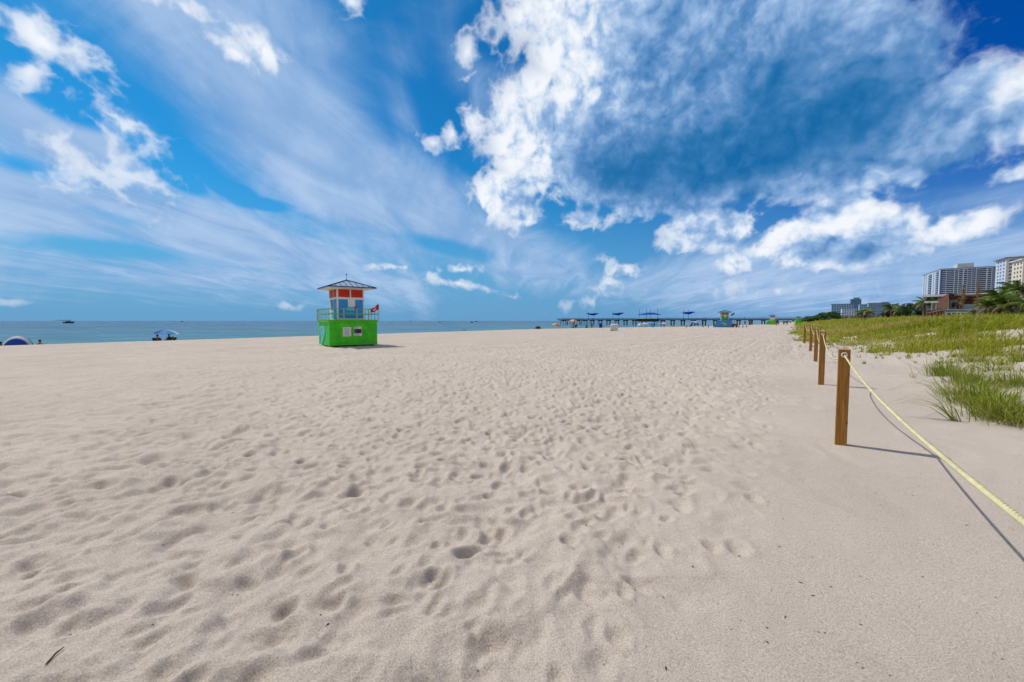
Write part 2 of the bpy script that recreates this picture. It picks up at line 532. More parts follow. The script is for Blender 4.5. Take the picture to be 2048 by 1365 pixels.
sun = bpy.data.lights.new('sun', 'SUN')
sun.energy = 3.7
sun.angle = R(0.53)
sun.color = (1.0, 0.93, 0.82)
so = bpy.data.objects.new('sun', sun)
COL.objects.link(so)
so.rotation_euler = SUN.to_track_quat('Z', 'Y').to_euler()

cam = bpy.data.cameras.new('camera')
cam.sensor_width = 36.0
cam.lens = FPX / 2048 * 36.0
cam.clip_start = 0.05
cam.clip_end = 100000
co = bpy.data.objects.new('camera', cam)
COL.objects.link(co)
co.location = (0, 0, CAM_H)
co.rotation_euler = (math.pi / 2 - PITCH, 0, 0)
scene.camera = co

scene.view_settings.view_transform = 'Standard'
scene.view_settings.look = 'None'
scene.view_settings.exposure = 0
scene.view_settings.gamma = 1
scene.cycles.use_denoising = True
scene.cycles.use_adaptive_sampling = True
scene.cycles.adaptive_threshold = 0.02
scene.cycles.adaptive_min_samples = 12
scene.cycles.max_bounces = 6
scene.cycles.diffuse_bounces = 3
scene.cycles.transparent_max_bounces = 12
# ------------------------------------------------------------------ sand
def sand_relief():
    """Footprints, drifts and wheel marks on a fine raster around the camera; returns a sampler."""
    x0, x1, y0, y1, res = -30.0, 22.0, -1.0, 30.0, 0.0175
    nx, ny = int((x1 - x0) / res), int((y1 - y0) / res)
    X, Y = np.meshgrid(x0 + (np.arange(nx) + .5) * res, y0 + (np.arange(ny) + .5) * res)
    A = 0.5815 * X + 0.8135 * Y
    C = -0.8135 * X + 0.5815 * Y
    # trodden ground everywhere except along the rope and on the groomed strip further out
    tread = sstep(-0.15, 1.5, C + (vnoise(A * 0.35, C * 0.35, 3) - 0.5) * 1.4) * (1 - 0.75 * sstep(15, 21, C))
    wx = (vnoise(X * 2.3, Y * 2.3, 60) - .5) * 0.22
    wy = (vnoise(X * 2.3, Y * 2.3, 61) - .5) * 0.22
    h = (fbm(X * 0.8, Y * 0.8, 2, 5) - 0.5) * 0.05
    h += (fbm((X + wx) * 2.6, (Y + wy) * 2.8, 3, 9) - 0.5) * 0.066 * tread
    rid = 1 - np.abs(2 * vnoise((X + wx) * 2.0 + 5, (Y + wy) * 3.0, 15) - 1)
    h += (rid ** 2) * 0.022 * tread
    h += (fbm(X * 8, Y * 8, 3, 21) - 0.5) * (0.022 * tread + 0.004)
    # irregular trodden hollows
    wx2 = wx + (vnoise(X * 6, Y * 6, 62) - .5) * 0.09; wy2 = wy + (vnoise(X * 6, Y * 6, 63) - .5) * 0.09
    hol = fbm((X + wx2) * 3.5 + 31, (Y + wy2) * 3.5, 2, 64)
    h -= 0.032 * sstep(0.50, 0.78, hol) * tread
    hol2 = vnoise((X + wx2) * 5.8 + 7, (Y + wy2) * 5.8, 66)
    h -= 0.019 * sstep(0.60, 0.92, hol2) * tread
    h += (fbm(X * 19, Y * 19, 2, 68) - 0.5) * (0.011 * tread + 0.002)
    # faint wind ripples by the rope
    rp = np.sin((A * 0.9 + C * 0.25 + (fbm(X * 0.9, Y * 0.9, 2, 31) - .5) * 3.0) * 7.0)
    h += rp * 0.006 * (1 - tread) * (0.4 + vnoise(X * .5, Y * .5, 77))
    # grooming comb lines, parallel to the sea
    comb = np.sin(C * 2 * math.pi / 0.30 + (fbm(A * 0.15, C * 0.5, 2, 33) - .5) * 6)
    h += comb * 0.017 * sstep(9, 17, C) * (0.35 + 0.65 * vnoise(A * 0.4, C * 0.8, 36))
    rng = np.random.default_rng(5)
    pts = []
    # trails of paired prints, mostly along the beach
    for k in range(2100):
        a0 = rng.uniform(-10, 34); c0 = rng.triangular(-1.2, 3.6, 20)
        if rng.random() < 0.25: c0 = rng.uniform(-0.3, 9)
        head = rng.choice([0, math.pi]) + rng.normal(0, 0.42)
        if rng.random() < 0.3: head = rng.uniform(0, 2 * math.pi)
        n = rng.integers(3, 15); sd = 1
        a, c = a0, c0
        for i in range(n):
            head += rng.normal(0, 0.05)
            a += math.cos(head) * 0.62; c += math.sin(head) * 0.62
            sd = -sd
            pts.append((a - math.sin(head) * 0.12 * sd, c + math.cos(head) * 0.12 * sd, head + rng.normal(0, .25)))
    for a, c, hd in pts:
        px = 0.5815 * a - 0.8135 * c; py = 0.8135 * a + 0.5815 * c
        if not (x0 + 1 < px < x1 - 1 and y0 + 1 < py < y1 - 1) or c < 0.15 + rng.random() * 0.7:
            continue
        if c > 16 and rng.random() < 0.55: continue
        L = rng.uniform(0.07, 0.13); W = L * rng.uniform(0.45, 0.85); dep = rng.uniform(0.012, 0.034)
        i0 = int((px - x0) / res); j0 = int((py - y0) / res); w = 17
        sx = X[j0 - w:j0 + w, i0 - w:i0 + w] - px; sy = Y[j0 - w:j0 + w, i0 - w:i0 + w] - py
        hw = hd + math.atan2(0.8135, 0.5815)
        u = (sx * math.cos(hw) + sy * math.sin(hw)) / L
        v = (-sx * math.sin(hw) + sy * math.cos(hw)) / W
        u = u + wx2[j0 - w:j0 + w, i0 - w:i0 + w] * 5.0; v = v + wy2[j0 - w:j0 + w, i0 - w:i0 + w] * 5.0
        q = np.sqrt(u * u + v * v)
        pit = -dep * (1 - sstep(0.25, 1.05, q)) * (1 + 0.25 * u)
        lip = dep * 0.22 * np.exp(-((q - 1.22) / 0.26) ** 2) * (1 - 0.5 * u / (1 + np.abs(u)))
        h[j0 - w:j0 + w, i0 - w:i0 + w] += pit + lip
    # wheel tracks of a beach buggy: pairs of dotted ruts
    for c_t, wob, dep in ((9.6, 1.2, .022), (11.4, 1.2, .022), (5.6, .8, .010), (7.3, .8, .010), (18.5, .6, .03), (20.2, .6, .03), (1.6, .3, .012)):
        cc = C - c_t - (vnoise(A * 0.06, A * 0 + 3.1, int(c_t * 7)) - .5) * wob * 2
        prof = np.exp(-(cc / 0.11) ** 2)
        cleat = 0.6 + 0.4 * np.sign(np.sin(A * 2 * math.pi / 0.17))
        h += -dep * prof * cleat + dep * 0.5 * np.exp(-((np.abs(cc) - 0.2) / 0.06) ** 2)
    # melt sharp pits a little
    for _ in range(1):
        h[1:-1, 1:-1] = (h[1:-1, 1:-1] * 4 + h[:-2, 1:-1] + h[2:, 1:-1] + h[1:-1, :-2] + h[1:-1, 2:]) / 8
    edge = np.minimum(np.minimum(X - x0, x1 - X), np.minimum(Y - y0, y1 - Y))
    h *= sstep(0.0, 2.0, edge) * sstep(-5.0, -1.5, C)

    def sample(x, y):
        fx = np.clip((x - x0) / res - .5, 0, nx - 2); fy = np.clip((y - y0) / res - .5, 0, ny - 2)
        ix = fx.astype(int); iy = fy.astype(int)
        fx = fx - ix; fy = fy - iy
        v = (h[iy, ix] * (1 - fx) + h[iy, ix + 1] * fx) * (1 - fy) + (h[iy + 1, ix] * (1 - fx) + h[iy + 1, ix + 1] * fx) * fy
        ins = (x > x0) & (x < x1) & (y > y0) & (y < y1)
        return np.where(ins, v, 0.0)
    return sample

def sand_material():
    m, nt, b = nodes_of('sand')
    N = nt.nodes.new; L = nt.links.new
    tc = N('ShaderNodeTexCoord')
    def noise(scale, detail, rough=0.5):
        n = N('ShaderNodeTexNoise'); n.inputs['Scale'].default_value = scale
        n.inputs['Detail'].default_value = detail; n.inputs['Roughness'].default_value = rough
        L(tc.outputs['Object'], n.inputs['Vector'])
        return n.outputs['Fac']
    def ramp(f, stops):
        r = N('ShaderNodeValToRGB'); L(f, r.inputs['Fac'])
        e = r.color_ramp.elements
        e[0].position, e[0].color = stops[0][0], (*stops[0][1], 1)
        e[1].position, e[1].color = stops[-1][0], (*stops[-1][1], 1)
        for p, c in stops[1:-1]:
            q = e.new(p); q.color = (*c, 1)
        return r.outputs['Color']
    def mixm(f, a, c, mode='MIX'):
        x = N('ShaderNodeMix'); x.data_type = 'RGBA'; x.blend_type = mode
        if isinstance(f, float): x.inputs['Factor'].default_value = f
        else: L(f, x.inputs['Factor'])
        L(a, x.inputs[6]); L(c, x.inputs[7])
        return x.outputs[2]
    big = ramp(noise(0.35, 4, .55), [(0.3, SAND_A), (0.7, SAND_B)])
    grain = ramp(noise(120, 6, .85), [(0.34, (.50, .45, .40)), (0.5, (1, 1, 1)), (0.66, (1.45, 1.44, 1.42))])
    col = mixm(1.0, big, grain, 'MULTIPLY')
    speck = ramp(noise(95, 3, .75), [(0.24, (.72, .68, .63)), (0.42, (1, 1, 1))])
    col = mixm(0.8, col, speck, 'MULTIPLY')
    L(col, b.inputs['Base Color'])
    b.inputs['Roughness'].default_value = 0.95
    b.inputs['Specular IOR Level'].default_value = 0.12
    bp = N('ShaderNodeBump'); bp.inputs['Distance'].default_value = 0.012; bp.inputs['Strength'].default_value = 0.9
    L(noise(42, 8, .75), bp.inputs['Height'])
    # far trodden sand: shallow dimples beyond the modelled prints
    cd = N('ShaderNodeVectorMath'); cd.operation = 'LENGTH'; L(tc.outputs['Object'], cd.inputs[0])
    mr = N('ShaderNodeMapRange'); L(cd.outputs['Value'], mr.inputs['Value'])
    mr.inputs['From Min'].default_value = 14; mr.inputs['From Max'].default_value = 30
    mp = N('ShaderNodeMapping'); mp.vector_type = 'TEXTURE'; L(tc.outputs['Object'], mp.inputs['Vector'])
    mp.inputs['Rotation'].default_value = (0, 0, BEACH_ROT); mp.inputs['Scale'].default_value = (1.0, 7.0, 1.0)
    n2 = N('ShaderNodeTexNoise'); n2.inputs['Scale'].default_value = 2.2; n2.inputs['Detail'].default_value = 5; n2.inputs['Roughness'].default_value = .6
    L(mp.outputs['Vector'], n2.inputs['Vector'])
    # passes of the beach rake, long bands parallel to the sea
    mp3 = N('ShaderNodeMapping'); mp3.vector_type = 'TEXTURE'; L(tc.outputs['Object'], mp3.inputs['Vector'])
    mp3.inputs['Rotation'].default_value = (0, 0, BEACH_ROT); mp3.inputs['Scale'].default_value = (1.0, 45.0, 1.0)
    n3 = N('ShaderNodeTexNoise'); n3.inputs['Scale'].default_value = 0.75; n3.inputs['Detail'].default_value = 2
    L(mp3.outputs['Vector'], n3.inputs['Vector'])
    ad = N('ShaderNodeMath'); ad.operation = 'MULTIPLY_ADD'; L(n3.outputs['Fac'], ad.inputs[0]); ad.inputs[1].default_value = 1.1; L(n2.outputs['Fac'], ad.inputs[2])
    mu = N('ShaderNodeMath'); mu.operation = 'MULTIPLY'; L(ad.outputs[0], mu.inputs[0]); L(mr.outputs['Result'], mu.inputs[1])
    b2 = N('ShaderNodeBump'); b2.inputs['Distance'].default_value = 0.22; b2.inputs['Strength'].default_value = 1.0
    L(mu.outputs[0], b2.inputs['Height']); L(bp.outputs['Normal'], b2.inputs['Normal'])
    L(b2.outputs['Normal'], b.inputs['Normal'])
    return m

SAND_A, SAND_B = (.445, .393, .346), (.505, .448, .396)

RELIEF = sand_relief()
def build_ground():
    th = np.concatenate([np.arange(-180, -63, 3.0), np.arange(-63, 63, 0.10), np.arange(63, 180, 3.0)])
    th = np.radians(th)
    r = [0.02, 0.25, 0.5]
    while r[-1] < 30000:
        q = r[-1]
        r.append(q + (q * (0.0042 + 0.00034 * q) if q < 70 else q * 0.03))
    r = np.array(r)
    T, Rr = np.meshgrid(th, r)
    X = Rr * np.sin(T); Y = Rr * np.cos(T)
    Z = terrain(X, Y) + RELIEF(X, Y)
    n, k = len(th), len(r)
    V = np.stack([X, Y, Z], -1).reshape(-1, 3)
    i = np.arange(k - 1)[:, None] * n; j = np.arange(n)[None, :]; j2 = (j + 1) % n
    Q = np.stack([i + j, i + n + j, i + n + j2, i + j2], -1).reshape(-1, 4)[:, ::-1]
    me = np_mesh('sand_beach', V, Q, None, True)
    o = link('sand_beach', me, sand_material())
    tag(o, 'wide beach of pale beige sand full of footprints', 'sand', kind='structure')
build_ground()

# ------------------------------------------------------------------ sea
def build_sea():
    m, nt, b = nodes_of('sea_water')
    N = nt.nodes.new; L = nt.links.new
    geo = N('ShaderNodeNewGeometry')
    dt = N('ShaderNodeVectorMath'); dt.operation = 'DOT_PRODUCT'
    L(geo.outputs['Position'], dt.inputs[0]); dt.inputs[1].default_value = NV
    r = N('ShaderNodeMapRange'); L(dt.outputs['Value'], r.inputs['Value'])
    r.inputs['From Min'].default_value = 50; r.inputs['From Max'].default_value = 420
    ra = N('ShaderNodeValToRGB'); L(r.outputs['Result'], ra.inputs['Fac'])
    e = ra.color_ramp.elements
    e[0].color = (.085, .22, .26, 1); e[1].color = (.07, .15, .235, 1)
    x = e.new(.3); x.color = (.075, .18, .25, 1)
    L(ra.outputs['Color'], b.inputs['Base Color'])
    b.inputs['Roughness'].default_value = 0.16
    b.inputs['Specular IOR Level'].default_value = 0.32
    b.inputs['IOR'].default_value = 1.33
    last = None
    for sc_, st, dist, sx in ((0.10, 1.0, 1.2, 0.35), (0.55, 1.0, 0.55, 0.5), (2.4, 1.0, 0.10, 0.8)):
        mp = N('ShaderNodeMapping'); L(geo.outputs['Position'], mp.inputs['Vector'])
        mp.inputs['Rotation'].default_value = (0, 0, -BEACH_ROT); mp.inputs['Scale'].default_value = (1, sx, 1)
        n = N('ShaderNodeTexNoise'); n.inputs['Scale'].default_value = sc_; n.inputs['Detail'].default_value = 4; n.inputs['Roughness'].default_value = .6
        L(mp.outputs['Vector'], n.inputs['Vector'])
        bp = N('ShaderNodeBump'); bp.inputs['Strength'].default_value = st; bp.inputs['Distance'].default_value = dist
        L(n.outputs['Fac'], bp.inputs['Height'])
        if last: L(last, bp.inputs['Normal'])
        last = bp.outputs['Normal']
    L(last, b.inputs['Normal'])
    # wind-ruffled streaks: where the surface is broken it mirrors less of the sky
    mp = N('ShaderNodeMapping'); L(geo.outputs['Position'], mp.inputs['Vector'])
    mp.inputs['Rotation'].default_value = (0, 0, R(20)); mp.inputs['Scale'].default_value = (.45, 1, 1)
    n = N('ShaderNodeTexNoise'); n.inputs['Scale'].default_value = .075; n.inputs['Detail'].default_value = 6; n.inputs['Roughness'].default_value = .72
    L(mp.outputs['Vector'], n.inputs['Vector'])
    fr = N('ShaderNodeMapRange'); L(n.outputs['Fac'], fr.inputs['Value'])
    fr.inputs['From Min'].default_value = .36; fr.inputs['From Max'].default_value = .62
    fr.inputs['To Min'].default_value = .10; fr.inputs['To Max'].default_value = .78
    df = N('ShaderNodeBsdfDiffuse'); L(ra.outputs['Color'], df.inputs['Color'])
    ms = N('ShaderNodeMixShader'); L(fr.outputs['Result'], ms.inputs['Fac'])
    L(df.outputs['BSDF'], ms.inputs[1]); L(b.outputs['BSDF'], ms.inputs[2])
    L(ms.outputs['Shader'], nt.nodes['Material Output'].inputs['Surface'])
    r_ = [0.0, 40.0]
    while r_[-1] < 45000: r_.append(r_[-1] * 1.25)
    mb = MB()
    n = 96
    mb.v.append((0, 0, 0))
    for q in r_[1:]:
        for k in range(n):
            a = 2 * math.pi * k / n
            mb.v.append((q * math.cos(a), q * math.sin(a), 0))
    for k in range(n): mb.f.append((0, 1 + k, 1 + (k + 1) % n))
    for i in range(len(r_) - 2):
        for k in range(n):
            a, c = 1 + i * n + k, 1 + i * n + (k + 1) % n
            mb.f.append((a, a + n, c + n, c))
    o = mb.build('sea', m, smooth=True, loc=(0, 0, SEA_Z))
    tag(o, 'blue green sea with small ripples up to the horizon', 'sea', kind='structure')
build_sea()
# ------------------------------------------------------------------ lifeguard towers
def paint(name, col, **k):
    k.setdefault('rough', 0.45); k.setdefault('var', 0.10); k.setdefault('scale', 3.0)
    return mat(name, col, **k)

WHITE = paint('white_paint', (.74, .74, .72))
BLACK = mat('black_rubber', (.015, .015, .017), rough=.6)
STEEL = mat('galvanised_steel', (.42, .43, .44), rough=.4, metal=.6)
CYAN = paint('cyan_paint', (.12, .58, .72))
REDP = paint('red_paint', (.50, .035, .02))

def lap_ring(mb, h0, z0, z1, n, lip=0.032, h1=None):
    """Overlapping boards round a square box, half width h0 at the bottom and h1 at the top."""
    h1 = h1 or h0
    for i in range(n):
        za = z0 + (z1 - z0) * i / n; zb = z0 + (z1 - z0) * (i + 1) / n
        ha = h0 + (h1 - h0) * i / n + lip; hb = h0 + (h1 - h0) * (i + 1) / n + .003
        zc = za + .022; hc = ha - .04
        mb.box(-hc, hc, -hc, hc, za, zc)
        za = zc
        mb.hexa([(-ha, -ha, za), (ha, -ha, za), (ha, ha, za), (-ha, ha, za), (-hb, -hb, zb), (hb, -hb, zb), (hb, hb, zb), (-hb, hb, zb)])

def text_rows(mb, x0, x1, z0, z1, y, rows, seed, fill=0.8):
    """Lines of small dark words, too fine to read from here."""
    rr = random.Random(seed)
    for i in range(rows):
        z = z1 - (z1 - z0) * (i + .5) / rows
        hgt = (z1 - z0) / rows * 0.36
        x = x0
        while x < x0 + (x1 - x0) * fill * rr.uniform(.7, 1.0):
            w = rr.uniform(.02, .06)
            mb.box(x, min(x + w, x1), y - .002, y, z - hgt / 2, z + hgt / 2)
            x += w + .014

def louvre(mb, x0, x1, z0, z1, y, n, axis='x'):
    """Slatted shutter: a backing board and n tilted slats standing 2 cm proud (front face towards -y)."""
    mb.box(x0, x1, y, y + .03, z0, z1)
    for i in range(n):
        a = z0 + (z1 - z0) * (i + .12) / n; b = z0 + (z1 - z0) * (i + .92) / n
        mb.hexa([(x0 + .01, y - .028, a), (x1 - .01, y - .028, a), (x1 - .01, y, a), (x0 + .01, y, a),
                 (x0 + .01, y - .006, b), (x1 - .01, y - .006, b), (x1 - .01, y, b), (x0 + .01, y, b)])

def make_tower(label, loc, rotz, base_col, shut_col, panel_col, roof_col, rail_col, frame_mat, detail=True, apron=False):
    t = thing('lifeguard_tower', label, 'lifeguard tower', loc, rotz, 'lifeguard towers along the beach')
    hb = 1.47
    s = MB(); lap_ring(s, hb, 0.06, 1.60, 11)
    base = s.build('base', base_col, t)
    sk = MB()
    for x in (-1.15, 1.15):
        sk.box(x - .1, x + .1, -1.40, 1.75, -.12, .15)
    sk.build('skid', mat('dark_timber', (.03, .05, .025), rough=.8), t)
    # door leaves and notices at the front
    if detail:
        for x0, x1 in ((-.86, -.155), (-.145, .56)):
            d = MB(); d.box(x0, x1, -1.520, -1.44, .22, 1.46)
            for k in range(1, 6):
                z = .22 + 1.24 * k / 6
                d.box(x0 + .01, x1 - .01, -1.5235, -1.520, z - .006, z + .006)
            dr = d.build('door', base_col, base)
        n = MB(); n.box(-.70, -.20, -1.545, -1.524, .64, 1.22)
        n.ink(1); text_rows(n, -.60, -.24, .68, 1.18, -1.546, 9, 3)
        for k in range(5): n.box(-.66, -.63, -1.548, -1.546, .72 + .1 * k, .745 + .1 * k)
        n.build('notice', [WHITE, BLACK], base)
        n = MB(); n.box(-.03, .47, -1.545, -1.524, .66, 1.24)
        n.ink(1); n.box(-.01, .45, -1.549, -1.546, .82, 1.10)
        text_rows(n, .0, .44, .68, .80, -1.546, 3, 5); text_rows(n, .06, .40, 1.12, 1.22, -1.546, 2, 6)
        n.box(.0, .045, -1.549, -1.546, 1.14, 1.20); n.box(.40, .445, -1.549, -1.546, 1.14, 1.20)
        n.ink(2); rr = random.Random(4)
        for k in range(9):
            x, z = rr.uniform(0, .4), rr.uniform(.84, 1.06)
            n.box(x, x + rr.uniform(.02, .04), -1.551, -1.549, z, z + rr.uniform(.01, .04))
        n.build('notice', [WHITE, BLACK, mat('pale_print', (.4, .4, .42))], base)
        # sea creature painted on the left side (board cut-out)
        M = Matrix.Translation((-1.508, .30, 0)) @ Matrix.Rotation(-math.pi / 2, 4, 'Z')
        body = [(-.10, 1.28), (-.30, 1.30), (-.52, 1.18), (-.66, .98), (-.64, .78), (-.50, .62), (-.42, .40), (-.18, .16), (.02, .06), (-.05, .30), (-.14, .55), (.02, .80), (.10, 1.02), (.04, 1.18)]
        body = [(-x * 1.75 - .45, z) for x, z in body]
        f = MB(); f.prism(body, -.010, 0, M)
        mu = f.build('mural', CYAN, base)
        f = MB(); f.prism([(.02, 1.12), (-.28, 1.20), (-.22, 1.08), (-.42, .95), (-.18, 1.0), (-.06, .86)], -.014, -.010, M)
        f.build('red_fin', REDP, mu)
        f = MB(); f.prism([(.02, .78), (.22, .62), (.10, .82)], -.013, -.010, M)
        f.build('dark_marking', paint('navy_paint', (.01, .10, .22)), mu)
    if apron:
        a = MB()
        a.prism([(-2.75, .02), (1.52, .02), (1.52, 1.62), (-1.75, 1.62)], -1.62, -1.50)
        ap = a.build('front_panel', base_col, t)
        if detail is False:
            sh = MB()
            sh.prism([(-.75, 1.25), (-.45, 1.30), (-.30, 1.05), (-.05, 1.12), (.30, .98), (.22, .70), (.05, .62), (.12, .25), (-.12, .22), (-.08, .60), (-.35, .72), (-.42, 1.0), (-.55, 1.05), (-.62, .88), (-.82, .98)], -1.635, -1.62)
            se = sh.build('mural', paint('lime_paint', (.35, .50, .06)), ap)
            rd = MB(); rd.prism([(.30, 1.15), (.52, 1.02), (.40, .78), (.28, .92)], -1.635, -1.62)
            rd.build('red_fin', REDP, se)
    # deck with a flared underside, then the rail
    d = MB()
    d.hexa([(-1.49, -1.49, 1.52), (1.49, -1.49, 1.52), (1.49, 1.49, 1.52), (-1.49, 1.49, 1.52), (-1.55, -1.55, 1.64), (1.55, -1.55, 1.64), (1.55, 1.55, 1.64), (-1.55, 1.55, 1.64)])
    d.box(-1.565, 1.565, -1.565, 1.565, 1.642, 1.70)
    d.build('deck', rail_col, t)
    rl = MB()
    for z, w in ((2.40, .035), (2.07, .06)):
        for a, b in (((-1.54, -1.54), (1.54, -1.54)), ((-1.54, -1.54), (-1.54, 1.54)), ((1.54, -1.54), (1.54, 1.54)), ((-1.54, 1.54), (.4, 1.54))):
            rl.bar((a[0], a[1], z), (b[0], b[1], z), w)
    rl.build('rail', rail_col, t)
    posts = [(-1.54, -1.54), (-.62, -1.54), (.18, -1.54), (.95, -1.54), (1.54, -1.54), (-1.54, -1.0), (-1.54, -.4), (-1.54, .2), (-1.54, .75), (-1.54, 1.25), (-1.54, 1.54),
             (1.54, -.9), (1.54, -.2), (1.54, .5), (1.54, 1.1), (1.54, 1.54), (.4, 1.54), (-.4, 1.54)]
    for x, y in posts:
        p = MB(); p.box(x - .022, x + .022, y - .022, y + .022, 1.64, 2.42)
        p.build('rail_post', STEEL if detail else rail_col, t)
    # cabin: the seaward wall leans outwards to the top
    c = MB()
    k = .86
    c.hexa([(-k, -k, 1.70), (k, -k, 1.70), (k, k, 1.70), (-k, k, 1.70), (-k, -k, 3.76), (k, -k, 3.76), (k, k + .30, 3.76), (-k, k + .30, 3.76)])
    cab = c.build('cabin', frame_mat, t)
    def panel(name, x0, x1, z0, z1, m, side=0, proud=.012):
        M = Matrix.Rotation(-math.pi / 2, 4, 'Z') if side else Matrix.Identity(4)
        b = MB(); b.box(x0, x1, -k - proud, -k + .01, z0, z1, M)
        return b.build(name, m, cab)
    # front
    for x0, x1 in ((-.76, -.05), (.03, .77)):
        b = MB(); louvre(b, x0, x1, 3.16, 3.66, -k - .012, 8); b.build('shutter', shut_col, cab)
    panel('panel', -.76, -.18, 1.80, 3.02, panel_col); panel('panel', .28, .77, 1.80, 3.02, panel_col)
    lo = panel('panel', -.178, .278, 1.80, 2.55, panel_col)
    if detail:
        js = [(-.32, 2.30), (-.30, 2.42), (-.18, 2.52), (.0, 2.56), (.18, 2.50), (.26, 2.38), (.24, 2.28), (.12, 2.32), (-.05, 2.27), (-.2, 2.33)]
        f = MB(); f.prism(js, -k - .030, -k - .014)
        mu = f.build('mural', CYAN, cab)
        for x in (-.24, -.1, .04, .16):
            f = MB(); f.prism([(x, 2.29), (x + .03, 2.15), (x + .02, 2.05), (x - .03, 2.16)], -k - .024, -k - .0135)
            f.build('tentacle', CYAN, mu)
        f = MB(); f.prism([(.12, 2.54), (.36, 2.56), (.32, 2.30), (.25, 2.42), (.22, 2.50)], -k - .040, -k - .031)
        f.build('red_fin', REDP, mu)
    # left side
    for x0, x1 in ((-.98, -.42), (-.24, .80)):
        pass
    M = Matrix.Rotation(-math.pi / 2, 4, 'Z')
    for x0, x1 in ((-.96, -.08), (.08, .78)):
        b = MB(); louvre(b, x0, x1, 3.16, 3.66, -k - .012, 8)
        b.v = [tuple(M @ Vector(v)) for v in b.v]
        b.build('shutter', shut_col, cab)
    panel('door', .10, .78, 1.74, 3.02, panel_col, 1)
    b = MB(); b.hexa([(-.62, -k - .012, 2.36), (-.02, -k - .012, 2.36), (-.02, -k + .01, 2.36), (-.62, -k + .01, 2.36), (-.84, -k - .012, 3.02), (-.02, -k - .012, 3.02), (-.02, -k + .01, 3.02), (-.84, -k + .01, 3.02)], M)
    b.build('window', mat('dark_glass', (.012, .03, .06), rough=.08, spec=.6), cab)
    panel('panel', -.55, -.06, 1.80, 2.22, CYAN if detail else panel_col, 1)
    # hipped metal roof
    r = MB()
    e, ez, pk = 1.47, 3.80, 4.34
    r.add([(-e, -e, ez), (e, -e, ez), (e, e, ez), (-e, e, ez), (0, 0, pk), (-e, -e, ez - .07), (e, -e, ez - .07), (e, e, ez - .07), (-e, e, ez - .07)],
          [(0, 1, 4), (1, 2, 4), (2, 3, 4), (3, 0, 4), (5, 6, 1, 0), (6, 7, 2, 1), (7, 8, 3, 2), (8, 5, 0, 3), (8, 7, 6, 5)])
    ro = r.build('roof', roof_col, t)
    sm = MB()
    for side in range(4):
        Mr = Matrix.Rotation(side * math.pi / 2, 4, 'Z')
        for i in range(-4, 5):
            x = i * .34
            zt = ez + (pk - ez) * (1 - abs(x) / e)
            yt = -e * (1 - (1 - abs(x) / e))
            p = Mr @ Vector((x, -e, ez + .02)); q = Mr @ Vector((x, yt if i else -.02, zt + .02))
            sm.bar(p, q, .022, .05)
        sm.bar(Mr @ Vector((-e, -e, ez + .015)), Mr @ Vector((0, 0, pk + .02)), .06, .05)
    for a, b in (((-e, -e), (e, -e)), ((e, -e), (e, e)), ((e, e), (-e, e)), ((-e, e), (-e, -e))):
        sm.bar((a[0] * 1.012, a[1] * 1.012, ez - .005), (b[0] * 1.012, b[1] * 1.012, ez - .005), .05, .06)
    sm.build('seam', paint('navy_metal', (.012, .045, .16), rough=.35), ro)
    so_ = MB(); so_.hexa([(-.98, -.98, 3.66), (.98, -.98, 3.66), (.98, 1.2, 3.66), (-.98, 1.2, 3.66), (-1.41, -1.41, 3.725), (1.41, -1.41, 3.725), (1.41, 1.41, 3.725), (-1.41, 1.41, 3.725)])
    so_.build('soffit', frame_mat, ro)
    an = MB(); an.tube([(0, 0, pk), (0, 0, pk + .38)], .014, 6); an.lathe([(.0, pk + .36), (.05, pk + .38), (.05, pk + .41), (0, pk + .43)], 8)
    an.build('aerial', BLACK, ro)
    return t

GREEN = paint('green_paint', (.060, .56, .012), var=.18)
LIME = paint('lime_rail_paint', (.10, .48, .02))
BLUEP = paint('blue_panel_paint', (.035, .28, .70), var=.15)
ROOFB = mat('steel_blue_metal_roof', (.46, .56, .70), rough=.25, metal=.3, spec=.6, var=.08)
REDS = paint('red_shutter_paint', (.62, .045, .016))

tw_loc = gnd(660, 695)
_c = Vector((tw_loc.x, tw_loc.y, 0)) + Vector((.793, .609, 0)) * 1.47 + Vector((-.609, .793, 0)) * 1.47
main_tower = make_tower('green based lifeguard tower with red shutters and blue cabin, nearest on the sand', (_c.x, _c.y, H(_c.x, _c.y) + .02), R(37.5), GREEN, REDS, BLUEP, ROOFB, LIME, WHITE)

# red flag at the corner of the deck
fl = thing('flag', 'small red swimming flag on a leaning stick at the corner of the near tower deck', 'flag')
fl.location = main_tower.matrix_basis @ Vector((1.60, -1.60, 1.70))
fl.rotation_euler = (0, 0, R(37.5))
mb = MB(); mb.tube([(0, 0, 0), (0, 0, .55), (-.03, 0, 1.04)], .014, 6); mb.build('stick', STEEL, fl)
def flag_cloth(w, h, top, M=None):
    v = []; f = []
    n = 10
    for i in range(n + 1):
        u = i / n
        for j in range(5):
            s = j / 4
            x = -.03 - w * u * (.92); y = .07 * math.sin(u * 7 + s * 1.2) * u
            z = top - h * s * (1 - .25 * u) - .62 * w * u ** 1.1 + .03 * math.sin(u * 9)
            v.append((x, y, z))
    for i in range(n):
        for j in range(4):
            a = i * 5 + j
            f.append((a, a + 1, a + 6, a + 5))
    return v, f
v, f = flag_cloth(.56, .36, 1.02)
mb = MB(); mb.add(v, f)
cl = mb.build('cloth', mat('red_cloth', (.55, .012, .03), rough=.8, transl=.25), fl, True)
